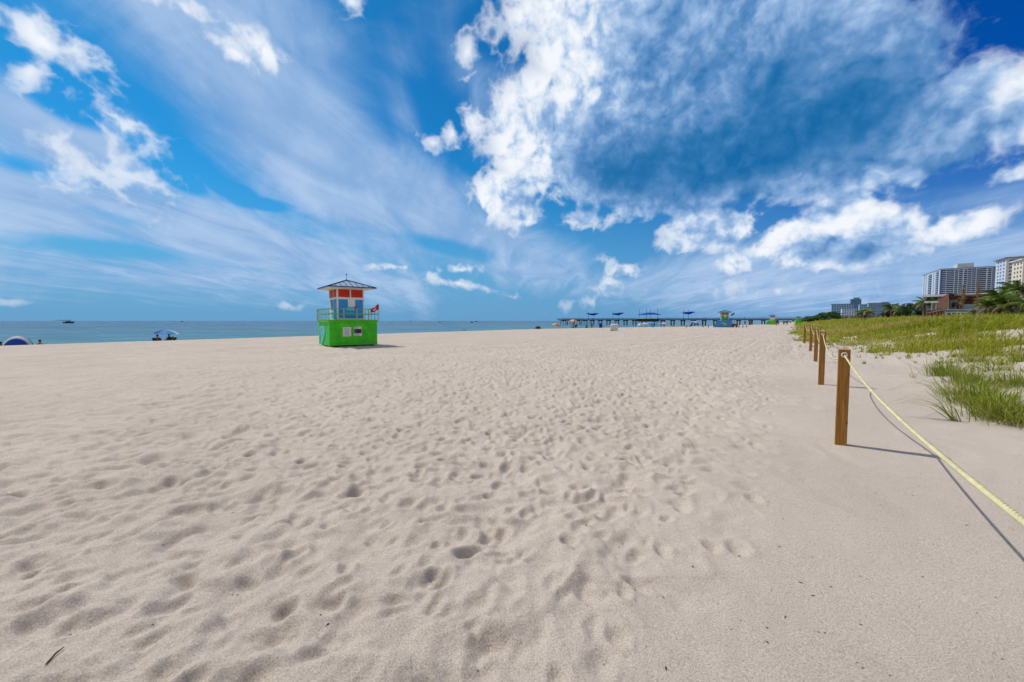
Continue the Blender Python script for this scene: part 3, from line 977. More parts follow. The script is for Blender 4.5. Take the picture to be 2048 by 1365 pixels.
# white emblem sewn on both faces
em = MB()
idx = [(i, j) for i in range(3, 8) for j in (1, 2)]
keep = [(3, 1), (4, 2), (5, 1), (5, 2), (6, 2), (7, 1), (4, 1)]
for i, j in keep:
    q = [Vector(v[i * 5 + j]), Vector(v[i * 5 + j + 1]), Vector(v[(i + 1) * 5 + j + 1]), Vector(v[(i + 1) * 5 + j])]
    c = sum(q, Vector()) / 4
    for off in (-.006, .006):
        em.add([tuple(c + (p - c) * .78 + Vector((0, off, 0))) for p in q], [(0, 1, 2, 3)])
em.build('emblem', mat('white_cloth', (.75, .75, .73), rough=.8), cl)

ORANGE_S = paint('ochre_shutter_paint', (.30, .17, .03))
GREEN_P = paint('grass_panel_paint', (.10, .36, .05))
BLUE_B = paint('sky_blue_paint', (.045, .24, .52))
ROOF2 = paint('bright_blue_roof', (.06, .24, .50))
CREAM = paint('cream_paint', (.70, .68, .50))

def far_tower(px, py_peak, depth, rotz, label, **k):
    p = at(px, 642, depth)
    z = H(p.x, p.y)
    return make_tower(label, (p.x, p.y, z), rotz, detail=False, **k)

t2 = far_tower(1449, 621, 101, R(-22), 'lifeguard tower on a blue flared base with a seahorse picture, cream and green cabin', base_col=BLUE_B, shut_col=ORANGE_S, panel_col=GREEN_P, roof_col=ROOF2, rail_col=BLUE_B, frame_mat=CREAM, apron=True)
t3 = far_tower(1545, 629, 175, R(-30), 'distant lifeguard tower with a lime green base and red cabin under a blue roof', base_col=LIME, shut_col=REDS, panel_col=WHITE, roof_col=ROOF2, rail_col=LIME, frame_mat=WHITE, apron=True)
t4 = far_tower(1597, 632, 245, R(-30), 'farthest lifeguard tower, small, just left of the round green bushes', base_col=GREEN, shut_col=ORANGE_S, panel_col=GREEN_P, roof_col=ROOF2, rail_col=LIME, frame_mat=CREAM)
mb_ = MB()
f2 = thing('flag', 'tiny dark flag on a pole beside the seahorse tower', 'flag', at(1468, 655, 103)); f2.location.z = 0
mb_.tube([(0, 0, 0), (0, 0, 3.9)], .03, 6); mb_.build('stick', STEEL, f2)
mb_ = MB(); v, f = flag_cloth(.9, .5, 3.8); mb_.add(v, f); mb_.build('cloth', mat('navy_cloth', (.01, .05, .12), rough=.8), f2, True)
# ------------------------------------------------------------------ rope fence
def wood_mat():
    m, nt, b = nodes_of('treated_timber')
    N = nt.nodes.new; L = nt.links.new
    tc = N('ShaderNodeTexCoord')
    mp = N('ShaderNodeMapping'); L(tc.outputs['Object'], mp.inputs['Vector']); mp.inputs['Scale'].default_value = (26, 26, 1.1)
    n = N('ShaderNodeTexNoise'); n.inputs['Scale'].default_value = 1.6; n.inputs['Detail'].default_value = 7; n.inputs['Roughness'].default_value = .6; n.inputs['Distortion'].default_value = .7
    L(mp.outputs[0], n.inputs['Vector'])
    r = N('ShaderNodeValToRGB'); L(n.outputs['Fac'], r.inputs['Fac'])
    e = r.color_ramp.elements
    e[0].position = .3; e[0].color = (.19, .078, .014, 1); e[1].position = .72; e[1].color = (.45, .21, .045, 1)
    # knots
    vo = N('ShaderNodeTexVoronoi'); vo.inputs['Scale'].default_value = 3.6; L(tc.outputs['Object'], vo.inputs['Vector'])
    k = N('ShaderNodeMapRange'); L(vo.outputs['Distance'], k.inputs['Value'])
    k.inputs['From Min'].default_value = .06; k.inputs['From Max'].default_value = .13
    mx = N('ShaderNodeMix'); mx.data_type = 'RGBA'; L(k.outputs[0], mx.inputs['Factor'])
    mx.inputs[6].default_value = (.035, .012, .006, 1); L(r.outputs[0], mx.inputs[7])
    L(mx.outputs[2], b.inputs['Base Color'])
    b.inputs['Roughness'].default_value = .75; b.inputs['Specular IOR Level'].default_value = .25
    bp = N('ShaderNodeBump'); bp.inputs['Distance'].default_value = .004; L(n.outputs['Fac'], bp.inputs['Height']); L(bp.outputs[0], b.inputs['Normal'])
    return m
TIMBER = wood_mat()
CAPW = mat('weathered_end_grain', (.36, .25, .16), rough=.85, var=.25, scale=30)

POSTS = [(1681, 888, 1.315, 'brown square post carrying the rope, the nearest and largest'),
         (1642, 770, 1.42, 'second brown rope post, behind the nearest one'),
         (1631, 724, 1.38, 'third brown rope post, between the second and the pair at the grass edge'),
         (1621, 703, 1.45, 'fourth brown rope post, the nearer of the pair at the grass edge'),
         (1609, 687, 1.43, 'fifth brown rope post, the farthest, standing against the dune grass')]
rope_pts = []
def post_mesh(h, w=.063):
    mb = MB()
    rows = []
    nz = 14
    for i in range(nz + 1):
        z = -.3 + (h - .045 + .3) * i / nz
        rows.append((w, z))
    ch = .010
    ring = [(-1, -1 + .14), (-1 + .14, -1), (1 - .14, -1), (1, -1 + .14), (1, 1 - .14), (1 - .14, 1), (-1 + .14, 1), (-1, 1 - .14)]
    for q, z in rows:
        for a, b in ring: mb.v.append((a * q, b * q, z))
    for i in range(nz):
        for k in range(8):
            a, b = i * 8 + k, i * 8 + (k + 1) % 8
            mb.f.append((a, b, b + 8, a + 8))
    return mb
for px, py, h, lab in POSTS:
    p = gnd(px, py)
    z = H(p.x, p.y)
    t = thing('fence_post', lab, 'post', (p.x, p.y, z), BEACH_ROT - R(3), 'wooden posts of the rope fence')
    post_mesh(h).build('post', TIMBER, t)
    w = .063; c = MB()
    c.add([(-w, -w, h - .045), (w, -w, h - .045), (w, w, h - .045), (-w, w, h - .045), (0, 0, h)], [(0, 1, 4), (1, 2, 4), (2, 3, 4), (3, 0, 4)])
    c.build('cap', CAPW, t)
    # the rope hole, a dark lined ring on both faces
    for s in (-1, 1):
        r = MB()
        pts = [(.028 * math.cos(a), s * .0655, h - .115 + .028 * math.sin(a)) for a in np.linspace(0, 2 * math.pi, 13)]
        r.tube(pts, .0085, 6, False)
        r.build('eyelet', mat('white_rope_whipping', (.70, .68, .55), rough=.9), t)
    rope_pts.append(Vector((p.x, p.y, z + h - .115)))
# the rope runs through every post and on past the camera
first = beach(-.55, -.50, 1.28)
anchors = [first] + rope_pts
path = []
sags = [.17, .27, .30, .27, .30]
for i in range(len(anchors) - 1):
    a, b = anchors[i], anchors[i + 1]
    n = 260 if i == 0 else (160 if i == 1 else 60)
    for k in range(n):
        u = k / n
        q = a.lerp(b, u)
        q.z -= sags[i] * 4 * u * (1 - u)
        path.append(q)
path.append(anchors[-1])
def rope_mesh():
    mb = MB()
    rad, off = .0054, .0056
    # cumulative length for the lay of the strands
    s = [0.0]
    for i in range(1, len(path)): s.append(s[-1] + (path[i] - path[i - 1]).length)
    # resample finely near the camera
    L = s[-1]
    ss = []; x = 0.0
    while x < L:
        ss.append(x)
        x += .011 if x < 8.5 else (.03 if x < 15 else .12)
    P = np.array([tuple(p) for p in path]); S = np.array(s)
    Q = np.stack([np.interp(ss, S, P[:, k]) for k in range(3)], -1)
    # a little sag unevenness
    for strand in range(3):
        pts = []
        for i, x in enumerate(ss):
            t = Q[min(i + 1, len(Q) - 1)] - Q[max(i - 1, 0)]
            t = Vector(t).normalized()
            u = t.cross(Vector((0, 0, 1))).normalized(); v = t.cross(u)
            if x < 15:
                a = 2 * math.pi * (x / .060 + strand / 3)
                pts.append(Vector(Q[i]) + (u * math.cos(a) + v * math.sin(a)) * off)
            else:
                a = 2 * math.pi * (15 / .060 + strand / 3)
                pts.append(Vector(Q[i]) + (u * math.cos(a) + v * math.sin(a)) * off)
        mb.tube(pts, rad, 6)
    return mb
o = rope_mesh().build('rope', mat('yellow_rope', (.62, .59, .35), rough=.9, var=.15, scale=14, bump=.003, bscale=300), smooth=True)
tag(o, 'thick pale yellow twisted rope sagging from post to post', 'rope')
# ------------------------------------------------------------------ fishing pier
PS = 400.0                                   # how far along the beach the pier stands
def pier_L(px):
    u = (px - 1024) / FPX
    return (.5815 - .8135 * u) * PS / (.8135 + .5815 * u)
def pier_px_scale(px):
    L = pier_L(px)
    return (DV * PS + NV * L).y / FPX         # metres per photo pixel there
PW = 3.4                                     # half width
OLDWOOD = mat('weathered_pier_timber', (.045, .036, .032), rough=.9, var=.35, scale=.7)
CONC = mat('pier_concrete', (.11, .095, .088), rough=.85, var=.2, scale=.5)
RAILW = mat('grey_rail_timber', (.075, .065, .06), rough=.85, var=.2, scale=.6)
# local frame: x towards the sea, y along the beach (away from the camera)
pier = thing('fishing_pier', 'long dark timber fishing pier on many piles running out into the sea', 'pier', DV * PS, math.atan2(NV.y, NV.x))
pier.scale = (1, 1, 1)
# rotating x onto NV puts local y onto -DV: seen side is +y
L0, L1 = -12.0, pier_L(1119)
DK = 3.05
mb = MB(); mb.box(L0, L1, -PW, PW, DK - .35, DK)
mb.box(L1 - 34, L1, -PW - 3, PW + 3, DK - .36, DK - .004)
mb.build('deck', OLDWOOD, pier)
for y in (-PW + .5, PW - .5):
    mb = MB(); mb.box(L0, L1 - .4, y - .2, y + .2, DK - .95, DK - .35); mb.build('girder', CONC, pier)
for s in (-1, 1):
    mb = MB()
    y = s * (PW - .08)
    for z in (DK + 1.08, DK + .75, DK + .42): mb.bar((L0, y, z), (L1 - 34, y, z), .10, .16)
    y2 = s * (PW + 2.92)
    for z in (DK + 1.08, DK + .75, DK + .42): mb.bar((L1 - 34, y2, z), (L1, y2, z), .10, .16)
    x = L0
    while x < L1:
        yy = y if x < L1 - 34 else y2
        mb.box(x - .06, x + .06, yy - .06, yy + .06, DK, DK + 1.1)
        x += 2.0
    mb.build('railing', RAILW, pier)
pile_me = None; cap_me = None
xs = []
x = 14.0
while x < L1 - 2:
    xs.append(x); x += 9.2 if x < L1 - 40 else 8.6
def pile_at(x, y, lean=0.0, z1=DK - 1.4):
    global pile_me
    if pile_me is None:
        m = MB(); m.tube([(0, 0, -9), (0, 0, 0)], .30, 8)
        o = m.build('pile', OLDWOOD, pier, True); pile_me = o.data
    else:
        o = link('pile', pile_me, None, pier)
    o.location = (x, y, z1)
    o.rotation_euler = (0, lean, 0)
npile = 0
for x in xs:
    wide = x > L1 - 34
    w = PW + (3 if wide else 0)
    if cap_me is None:
        m = MB(); m.hexa([(-1.0, -PW, -.75), (1.0, -PW, -.75), (1.0, PW, -.75), (-1.0, PW, -.75), (-2.0, -PW - .3, 0), (2.0, -PW - .3, 0), (2.0, PW + .3, 0), (-2.0, PW + .3, 0)])
        o = m.build('pile_cap', CONC, pier); cap_me = o.data
    else:
        o = link('pile_cap', cap_me, None, pier)
    o.location = (x, 0, DK - .952)
    for y, dx in ((-w + .6, -1.0), (w - .6, 1.0), (0, .9), (-w * .4, -.8)):
        if npile < 96:
            pile_at(x + dx, y, .03 * dx); npile += 1

# a covered bait shop half way along
g0, g1 = pier_L(1318), pier_L(1276)
mid = (g0 + g1) / 2; hw = (g1 - g0) / 2
sh = thing('pier_shelter', 'low pale green roofed shelter standing on the pier under the widest sail', 'shelter', DV * PS + NV * mid + Vector((0, 0, DK)), math.atan2(NV.y, NV.x))
mb = MB(); mb.hexa([(-hw, -PW - 2, .6), (hw, -PW - 2, .6), (hw, PW + 4, .6), (-hw, PW + 4, .6), (-hw + 2, -1, 1.35), (hw - 2, -1, 1.35), (hw - 2, 2, 1.35), (-hw + 2, 2, 1.35)])
mb.hexa([(-hw, -PW - 2, .45), (hw, -PW - 2, .45), (hw, PW + 4, .45), (-hw, PW + 4, .45), (-hw, -PW - 2, .6), (hw, -PW - 2, .6), (hw, PW + 4, .6), (-hw, PW + 4, .6)])
mb.build('roof', mat('pale_green_roof', (.20, .29, .25), rough=.7, var=.25, scale=.4), sh)
mb = MB(); mb.box(-hw + 1, hw - 1, -PW + .2, PW + 3, -2.2, .44); mb.build('wall', OLDWOOD, sh)
for k in range(7):
    x = -hw + .4 + (2 * hw - .8) * k / 6
    mb = MB(); mb.box(x - .12, x + .12, PW + 3.6, PW + 3.84, -6.5, .44); mb.build('post', CONC, sh)

# shade sails
SAILB = mat('royal_blue_sail', (.012, .07, .62), rough=.7, transl=.35, var=.08)
POLE = mat('dark_pole', (.06, .065, .07), rough=.5)
def sail(name, label, x0, x1, dips, poles, depth_off=0.0):
    """x0..x1 in photo pixels, dips: list of (t, y px) along the sail's lower line; poles: list of (px, top y)."""
    cx = (x0 + x1) / 2
    Lc = pier_L(cx); k = pier_px_scale(cx)
    root = thing(name, label, 'shade sail', DV * PS + NV * Lc + Vector((0, 0, DK)), math.atan2(NV.y, NV.x), 'blue shade sails over the pier')
    zc = lambda y: CAM_H + (642 - y) * k - DK
    n = 12; m = 6
    v = []; f = []
    half = 4.2
    for i in range(n + 1):
        t = i / n
        ypx = np.interp(t, [d[0] for d in dips], [d[1] for d in dips])
        amp = 4 * t * (1 - t)
        X = Lc - pier_L(x0 + (x1 - x0) * t)
        for j in range(m + 1):
            s = j / m * 2 - 1
            v.append((-X, s * (.6 + half * amp), zc(ypx) + 2.0 * amp * (s * s) * (1 if dips[0][1] < dips[len(dips) // 2][1] else -1)))
    for i in range(n):
        for j in range(m):
            a = i * (m + 1) + j
            f.append((a, a + 1, a + m + 2, a + m + 1))
    mb = MB(); mb.add(v, f)
    o = mb.build('canopy', SAILB, root, True)
    o.modifiers.new('cloth_thickness', 'SOLIDIFY').thickness = .04
    for p, y in poles:
        X = pier_L(p) - Lc
        mb = MB(); mb.tube([(X, 0, 0), (X, 0, zc(y))], .16, 6); mb.build('pole', POLE, root)
    return root
sail('shade_sail', 'dipping blue shade sail near the sea end of the pier, leftmost', 1172, 1198, [(0, 628), (.35, 630.8), (.6, 631.5), (.8, 629.5), (1, 627.5)], [(1176.5, 624), (1188, 625)])
sail('shade_sail', 'dipping blue shade sail on the pier, second from the sea end', 1223, 1248, [(0, 628.5), (.3, 630.5), (.55, 631), (.8, 628.8), (1, 626)], [(1225.5, 624), (1237, 625)])
sail('shade_sail', 'widest blue shade sail, arched over the green shelter on the pier', 1273, 1323, [(0, 630), (.2, 627.5), (.45, 625.5), (.7, 626), (1, 630.5)], [(1278.5, 619), (1292.5, 617), (1300.5, 619), (1314.5, 617)])
sail('shade_sail', 'blue shade sail on the pier nearest the shore, right end lifted', 1363, 1390, [(0, 626), (.25, 628.5), (.6, 629), (.8, 626.5), (1, 625)], [(1366.5, 620), (1376.5, 620)])

# lamp posts along the pier
lamp_me = None
lamps = [1124, 1134, 1146, 1156, 1164, 1205, 1214, 1252, 1262, 1330, 1345, 1405, 1478, 1488, 1497, 1506, 1516, 1525]
for i, px in enumerate(lamps):
    L = pier_L(px)
    o = bpy.data.objects.new('lamp_post', lamp_me) if lamp_me else None
    if o is None:
        m = MB(); m.tube([(0, 0, 0), (0, 0, 3.4)], .07, 6); m.bar((0, 0, 3.35), (0, -.9, 3.4), .08); m.box(-.12, .12, -1.1, -.6, 3.3, 3.42)
        o = m.build('lamp_post', STEEL); lamp_me = o.data
    else:
        COL.objects.link(o)
    o.location = DV * PS + NV * L + Vector((0, 0, DK)) + DV * (PW - .3)
    tag(o, 'thin grey lamp post standing on the pier deck', 'lamp post', 'lamp posts along the pier')
# ------------------------------------------------------------------ people
SKIN = mat('skin', (.30, .15, .09), rough=.6)
SKIN2 = mat('dark_skin', (.10, .05, .03), rough=.6)
HAIR = mat('dark_hair', (.015, .012, .010), rough=.7)
_pm = {}
def skin_mesh(name, joints, bones, radii):
    """One continuous body grown over a joint skeleton."""
    if name in _pm: return _pm[name]
    me = bpy.data.meshes.new(name)
    me.from_pydata(joints, bones, [])
    o = bpy.data.objects.new(name, me)
    COL.objects.link(o)
    md = o.modifiers.new('skin', 'SKIN')
    for i, r in enumerate(radii):
        r = r if isinstance(r, tuple) else (r, r)
        me.skin_vertices[0].data[i].radius = r
    me.skin_vertices[0].data[0].use_root = True
    o.modifiers.new('smooth', 'SUBSURF').levels = 1
    dg = bpy.context.evaluated_depsgraph_get()
    res = bpy.data.meshes.new_from_object(o.evaluated_get(dg))
    res.name = name
    res.shade_smooth()
    bpy.data.objects.remove(o)
    bpy.data.meshes.remove(me)
    res.materials.clear()
    _pm[name] = res
    return res

def body_parts(pose, k):
    """Joint chains for body, top and shorts in the pose; k varies arms and stride."""
    if pose == 'stand':
        st = .12 + .10 * k
        J = [(0, 0, .95), (0, 0, 1.18), (0, 0, 1.42), (0, 0, 1.52), (0, .02, 1.62), (0, .03, 1.74),
             (-.19, 0, 1.40), (-.25, .02, 1.14), (-.26, .10 + .2 * k, .90), (-.26, .14 + .2 * k, .80), (.19, 0, 1.40), (.25, .02, 1.14), (.27, .02, .88), (.27, .03, .78),
             (-.10, 0, .90), (-.11, st, .50), (-.11, st * .9, .08), (-.11, st + .14, .04), (.10, 0, .90), (.11, -.05, .50), (.11, -st, .08), (.11, -st + .13, .04)]
    elif pose == 'sit':
        J = [(0, 0, .38), (0, -.06, .60), (0, -.10, .84), (0, -.10, .94), (0, -.08, 1.04), (0, -.07, 1.16),
             (-.19, -.10, .82), (-.26, .02, .60), (-.24, .22, .50), (-.24, .30, .48), (.19, -.10, .82), (.26, .02, .60), (.24, .22, .50), (.24, .30, .48),
             (-.10, .04, .36), (-.12, .44, .46), (-.12, .62, .08), (-.12, .76, .05), (.10, .04, .36), (.12, .46, .44), (.12, .70, .08), (.12, .84, .05)]
    else:  # lying propped on the elbows
        J = [(0, 0, .14), (0, -.22, .20), (0, -.44, .34), (0, -.50, .43), (0, -.54, .52), (0, -.56, .64),
             (-.19, -.42, .32), (-.26, -.54, .10), (-.24, -.34, .06), (-.24, -.26, .05), (.19, -.42, .32), (.26, -.54, .10), (.24, -.34, .06), (.24, -.26, .05),
             (-.10, .06, .14), (-.12, .46, .12), (-.12, .86, .08), (-.12, .92, .14), (.10, .06, .14), (.12, .46, .20), (.12, .84, .08), (.12, .90, .14)]
    B = [(0, 1), (1, 2), (2, 3), (3, 4), (4, 5), (2, 6), (6, 7), (7, 8), (8, 9), (2, 10), (10, 11), (11, 12), (12, 13), (0, 14), (14, 15), (15, 16), (16, 17), (0, 18), (18, 19), (19, 20), (20, 21)]
    Rd = [(.15, .11), (.14, .10), (.15, .10), .055, .085, .07, .065, .045, .035, .03, .065, .045, .035, .03, .09, .062, .042, .04, .09, .062, .042, .04]
    return J, B, Rd

def person(label, loc, rz=0.0, pose='stand', k=0.5, top=None, legs=None, skin=None, hair=True, group=None):
    key = f'{pose}_{k:.1f}'
    J, B, Rd = body_parts(pose, k)
    t = thing('person', label, 'person', loc, rz, group)
    link('body', skin_mesh('person_body_' + key, J, B, Rd).copy(), skin or SKIN, t)
    def garment(name, ids, grow, m):
        mp = {q: i for i, q in enumerate(ids)}
        b = [(mp[x], mp[y]) for x, y in B if x in mp and y in mp]
        r = [tuple(w + grow for w in (Rd[q] if isinstance(Rd[q], tuple) else (Rd[q], Rd[q]))) for q in ids]
        link(name, skin_mesh(name + '_' + key, [J[q] for q in ids], b, r).copy(), m, t)
    if top: garment('shirt', [0, 1, 2, 6, 7, 10, 11], .018, top)
    if legs: garment('shorts', [0, 14, 15, 18, 19], .022, legs)
    if hair:
        p = Vector(J[5]); q = Vector(J[4])
        m = MB(); ax = (p - q).normalized()
        m.lathe([(.02, .13), (.075, .105), (.098, .055), (.100, .01), (.085, -.03)][::-1], 10, Matrix.Translation(q + ax * .05 + Vector((0, -.015, 0))))
        m.build('hair', HAIR, t, True)
    return t

NAVY = mat('navy_clothing', (.012, .025, .10), rough=.85)
TEAL = mat('teal_clothing', (.02, .12, .16), rough=.85)
REDC = mat('red_clothing', (.30, .03, .03), rough=.85)
PALE = mat('pale_clothing', (.45, .42, .42), rough=.85)
BLK = mat('black_clothing', (.015, .015, .018), rough=.85)

def sand_at(px, depth, dy=0):
    x = (px - 1024) / FPX * depth
    return Vector((x, depth, H(x, depth)))
BEH = R(-90)
# ------------------------------------------------------------------ things on the beach
def place(px, py, z_hint=None):
    """Point of the real (sloping) sand seen at a photo pixel, or just behind the crest when hidden."""
    r = ray(px, py)
    t = np.concatenate([np.arange(5, 60, .1), np.arange(60, 700, .5)])
    X = r.x / r.y * t; Z = CAM_H + r.z / r.y * t
    hit = np.nonzero(Z <= terrain(X, t))[0]
    d = t[hit[0]] if len(hit) else 150.0
    return Vector((X[hit[0]] if len(hit) else r.x / r.y * d, d, H(r.x / r.y * d, d)))

def beyond(px, py, depth):
    """On the sand at that photo column and distance."""
    x = (px - 1024) / FPX * depth
    return Vector((x, depth, H(x, depth)))

def beach_umbrella(label, loc, cols, radius=1.15, hgt=2.0, tilt=0.0, tiltdir=0.0):
    t = thing('beach_umbrella', label, 'beach umbrella', loc, 0, 'beach umbrellas along the shore')
    t.rotation_euler = (tilt * math.cos(tiltdir), tilt * math.sin(tiltdir), 0)
    m = MB(); m.tube([(0, 0, -.3), (0, 0, hgt)], .022, 6); m.build('pole', WHITE, t)
    n = 8
    mats = cols
    m = MB()
    # gores of the canopy, sagging between eight ribs
    for g in range(n):
        m.ink(g % len(mats))
        for s in range(3):
            u0, u1 = g + s / 3, g + (s + 1) / 3
            for i in range(5):
                def pt(u, i):
                    r_ = radius * i / 5
                    a = 2 * math.pi * u / n
                    fr = u - math.floor(u)
                    sag = .07 * math.sin(math.pi * (u - g)) * (i / 5)
                    z = hgt - .42 * (i / 5) ** 1.7 * radius / 1.15 - sag
                    return (r_ * math.cos(a), r_ * math.sin(a), z)
                m.add([pt(u0, i), pt(u1, i), pt(u1, i + 1), pt(u0, i + 1)], [(0, 1, 2, 3)])
    o = m.build('canopy', mats, t)
    sd = o.modifiers.new('cloth_thickness', 'SOLIDIFY'); sd.thickness = .012
    return t

def cloth(name, col): return mat(name, col, rough=.8, transl=.3, var=.06)
CB, CLB, CW = cloth('blue_canvas', (.01, .05, .38)), cloth('light_blue_canvas', (.08, .36, .72)), cloth('white_canvas', (.62, .66, .74))
CO, CP, CLI = cloth('orange_canvas', (.62, .20, .06)), cloth('pale_canvas', (.66, .56, .52)), cloth('lilac_canvas', (.42, .34, .55))

def beach_chair(label, loc, rz, m_):
    t = thing('beach_chair', label, 'beach chair', loc, rz, 'low beach chairs on the sand')
    m = MB(); m.hexa([(-.28, -.05, .24), (.28, -.05, .24), (.28, .42, .32), (-.28, .42, .32), (-.28, -.05, .27), (.28, -.05, .27), (.28, .42, .35), (-.28, .42, .35)]); m.build('seat', m_, t)
    m = MB(); m.hexa([(-.28, -.08, .24), (.28, -.08, .24), (.28, -.05, .24), (-.28, -.05, .24), (-.28, -.42, .92), (.28, -.42, .92), (.28, -.39, .93), (-.28, -.39, .93)]); m.build('backrest', m_, t)
    for s in (-1, 1):
        m = MB()
        m.tube([(s * .30, -.40, .0), (s * .30, .45, .36)], .016, 6); m.tube([(s * .30, .42, .0), (s * .30, -.42, .93)], .016, 6)
        m.tube([(s * .30, -.25, .50), (s * .30, .38, .50), (s * .30, .42, .34)], .016, 6)
        m.build('frame', STEEL, t)
    return t

# the blue parasol party on the left
ud = 41.0
ul = beyond(331, 680, ud)
um = beach_umbrella('blue and white beach umbrella tilted over two low chairs, left on the sand edge', ul, [CW, CLB, CB, CB, CB, CB, CLB, CLB], 1.0, .74 - ul.z, .07, R(80))
a = beyond(313.5, 680, ud - .6); b_ = beyond(336, 680, ud - .5)
beach_chair('low navy beach chair under the left end of the tilted blue umbrella', a, R(-120), NAVY)
beach_chair('low dark beach chair under the right end of the tilted blue umbrella', b_, R(150), BLK)
beach_chair('low dark beach chair at the outer right side of the tilted blue umbrella', beyond(341.5, 680, ud + .3), R(170), BLK)
person('person in navy sitting in the chair under the left end of the tilted umbrella', a + Vector((.05, .03, .06)), R(-120), 'sit', .5, NAVY, BLK)
person('person in black sitting in the chair under the right end of the tilted umbrella', b_ + Vector((-.05, .03, .06)), R(150), 'sit', .5, BLK, BLK, SKIN2)
# blue pop-up tent
td = 32.5
tl = beyond(35, 687, td)
tent = thing('beach_tent', 'blue pop up beach tent with a white band, far left on the sand edge', 'tent', tl, R(38))
def dome(mb_, u0, u1, rx, ry, rz, nu=10, nv=10, grow=0.0):
    base = len(mb_.v)
    for i in range(nu + 1):
        u = u0 + (u1 - u0) * i / nu
        for j in range(nv + 1):
            th = math.pi * j / nv
            yy = -ry * math.cos(u * math.pi)
            rr = math.sin(u * math.pi) ** .75
            mb_.v.append(((rx + grow) * math.cos(th) * max(rr, .35), yy, (rz + grow) * math.sin(th) * rr))
    for i in range(nu):
        for j in range(nv):
            q = base + i * (nv + 1) + j
            mb_.f.append((q, q + 1, q + nv + 2, q + nv + 1))
sc_ = 1.0
m = MB(); dome(m, .06, .30, .88, .80, 1.30); o = m.build('front_panel', cloth('tent_blue', (.012, .09, .45)), tent, True); o.modifiers.new('cloth_thickness', 'SOLIDIFY').thickness = .01
m = MB(); dome(m, .30, .455, .88, .80, 1.30); o = m.build('white_band', CW, tent, True); o.modifiers.new('cloth_thickness', 'SOLIDIFY').thickness = .01
m = MB(); dome(m, .455, .95, .88, .80, 1.30); o = m.build('rear_panel', NAVY, tent, True); o.modifiers.new('cloth_thickness', 'SOLIDIFY').thickness = .01
person('bare shouldered person sitting just right of the blue tent', beyond(80, 686, 35.3), R(20), 'sit', .5, None, REDC)
person('person sitting at the far left edge of the photo beside the blue tent', beyond(-1, 686, 34), R(60), 'sit', .5, BLK, BLK, SKIN2)
# heads along the crest
person('person in dark clothes sitting on the sand edge, middle of the beach', beyond(901, 664, 79), R(30), 'sit', .5, BLK, BLK)
person('left one of two dark seated people close together on the sand edge', beyond(926, 663, 81), R(10), 'sit', .5, BLK, NAVY)
person('right one of two dark seated people close together on the sand edge', beyond(930.5, 663, 81), R(-10), 'sit', .5, TEAL, BLK)
person('person in black lying propped on the sand near the brown bin', beyond(1066, 660, 88), R(85), 'lie', .5, BLK, BLK, SKIN2)
person('tall person in black standing beside the brown bin at the water', beyond(1081.5, 660, 104), R(160), 'stand', .3, BLK, NAVY, SKIN2)
bn = thing('beach_bin', 'dark brown square beach bin standing at the water edge', 'bin', beyond(1076, 660, 92), R(30))
m = MB(); m.hexa([(-.30, -.30, 0), (.30, -.30, 0), (.30, .30, 0), (-.30, .30, 0), (-.36, -.36, .95), (.36, -.36, .95), (.36, .36, .95), (-.36, .36, .95)])
m.build('body', mat('brown_plastic', (.05, .018, .015), rough=.6), bn)
m = MB(); m.hexa([(-.39, -.39, .952), (.39, -.39, .952), (.39, .39, .952), (-.39, .39, .952), (-.28, -.28, 1.1), (.28, -.28, 1.1), (.28, .28, 1.1), (-.28, .28, 1.1)]); m.build('lid', BLK, bn)

# the big white storage box, tipped forward
wl = place(1227, 662)
wb = thing('storage_box', 'large dirty white plastic box standing tilted alone on the open sand', 'box', wl + Vector((0, 0, .06)), R(-12))
wb.rotation_euler = (R(4), R(9), R(-12))
m = MB()
prof = [(-.55, .0), (.50, .0), (.62, .22), (.66, .95), (.58, 1.08), (.40, 1.12), (-.50, .92), (-.62, .84), (-.66, .70), (-.60, .12)]
m.prism(prof, -.5, .5)
o = m.build('body', mat('dirty_white_plastic', (.60, .60, .59), rough=.6, var=.25, scale=4), wb)
bv = o.modifiers.new('round', 'BEVEL'); bv.width = .05; bv.segments = 2
m = MB(); m.box(-.45, .40, -.42, .42, -.09, -.004); m.build('foot', BLACK, wb)  # black slab put in for the shadow under the tilted box

# orange and white low shelters, umbrellas and people by the pier
beach_umbrella('low orange beach umbrella standing close to the water left of the pier', beyond(1112, 656, 84), [CO, CP, CO], 1.0, 1.1, .3, R(60))
beach_umbrella('pinkish orange beach umbrella before the seaward end of the pier', beyond(1146, 657, 92), [CO, CP, CO, CO], 1.15, 2.15)
person('person in pale clothes sitting under the pinkish orange umbrella', beyond(1146, 657, 92.4), R(20), 'sit', .5, PALE, NAVY)
beach_chair('low navy beach chair right of the pinkish orange umbrella', beyond(1151, 657, 92), R(140), NAVY)
person('person in teal sitting alone on the sand before the pier piles', beyond(1173, 656, 96), R(0), 'sit', .5, TEAL, NAVY)
person('person standing in the shallow water under the pier lamps', beyond(1183.5, 655, 100), R(120), 'stand', .5, TEAL, NAVY, SKIN2)
ca = thing('sun_shelter', 'square blue sun shelter with one closed wall on the sand left of the white box', 'shelter', beyond(1199.5, 655, 100), R(-20))
m = MB(); m.hexa([(-.75, -.7, 1.42), (.75, -.7, 1.42), (.75, .7, 1.42), (-.75, .7, 1.42), (-.70, -.65, 1.52), (.70, -.65, 1.52), (.70, .65, 1.52), (-.70, .65, 1.52)]); m.build('roof', CLB, ca)
m = MB(); m.box(-.05, .70, -.70, -.66, 0, 1.41); m.build('side_wall', CB, ca)
for x, y in ((-.7, -.66), (.71, -.64), (.7, .66), (-.7, .66)):
    m = MB(); m.box(x - .02, x + .02, y - .02, y + .02, -.2, 1.41); m.build('leg', STEEL, ca)
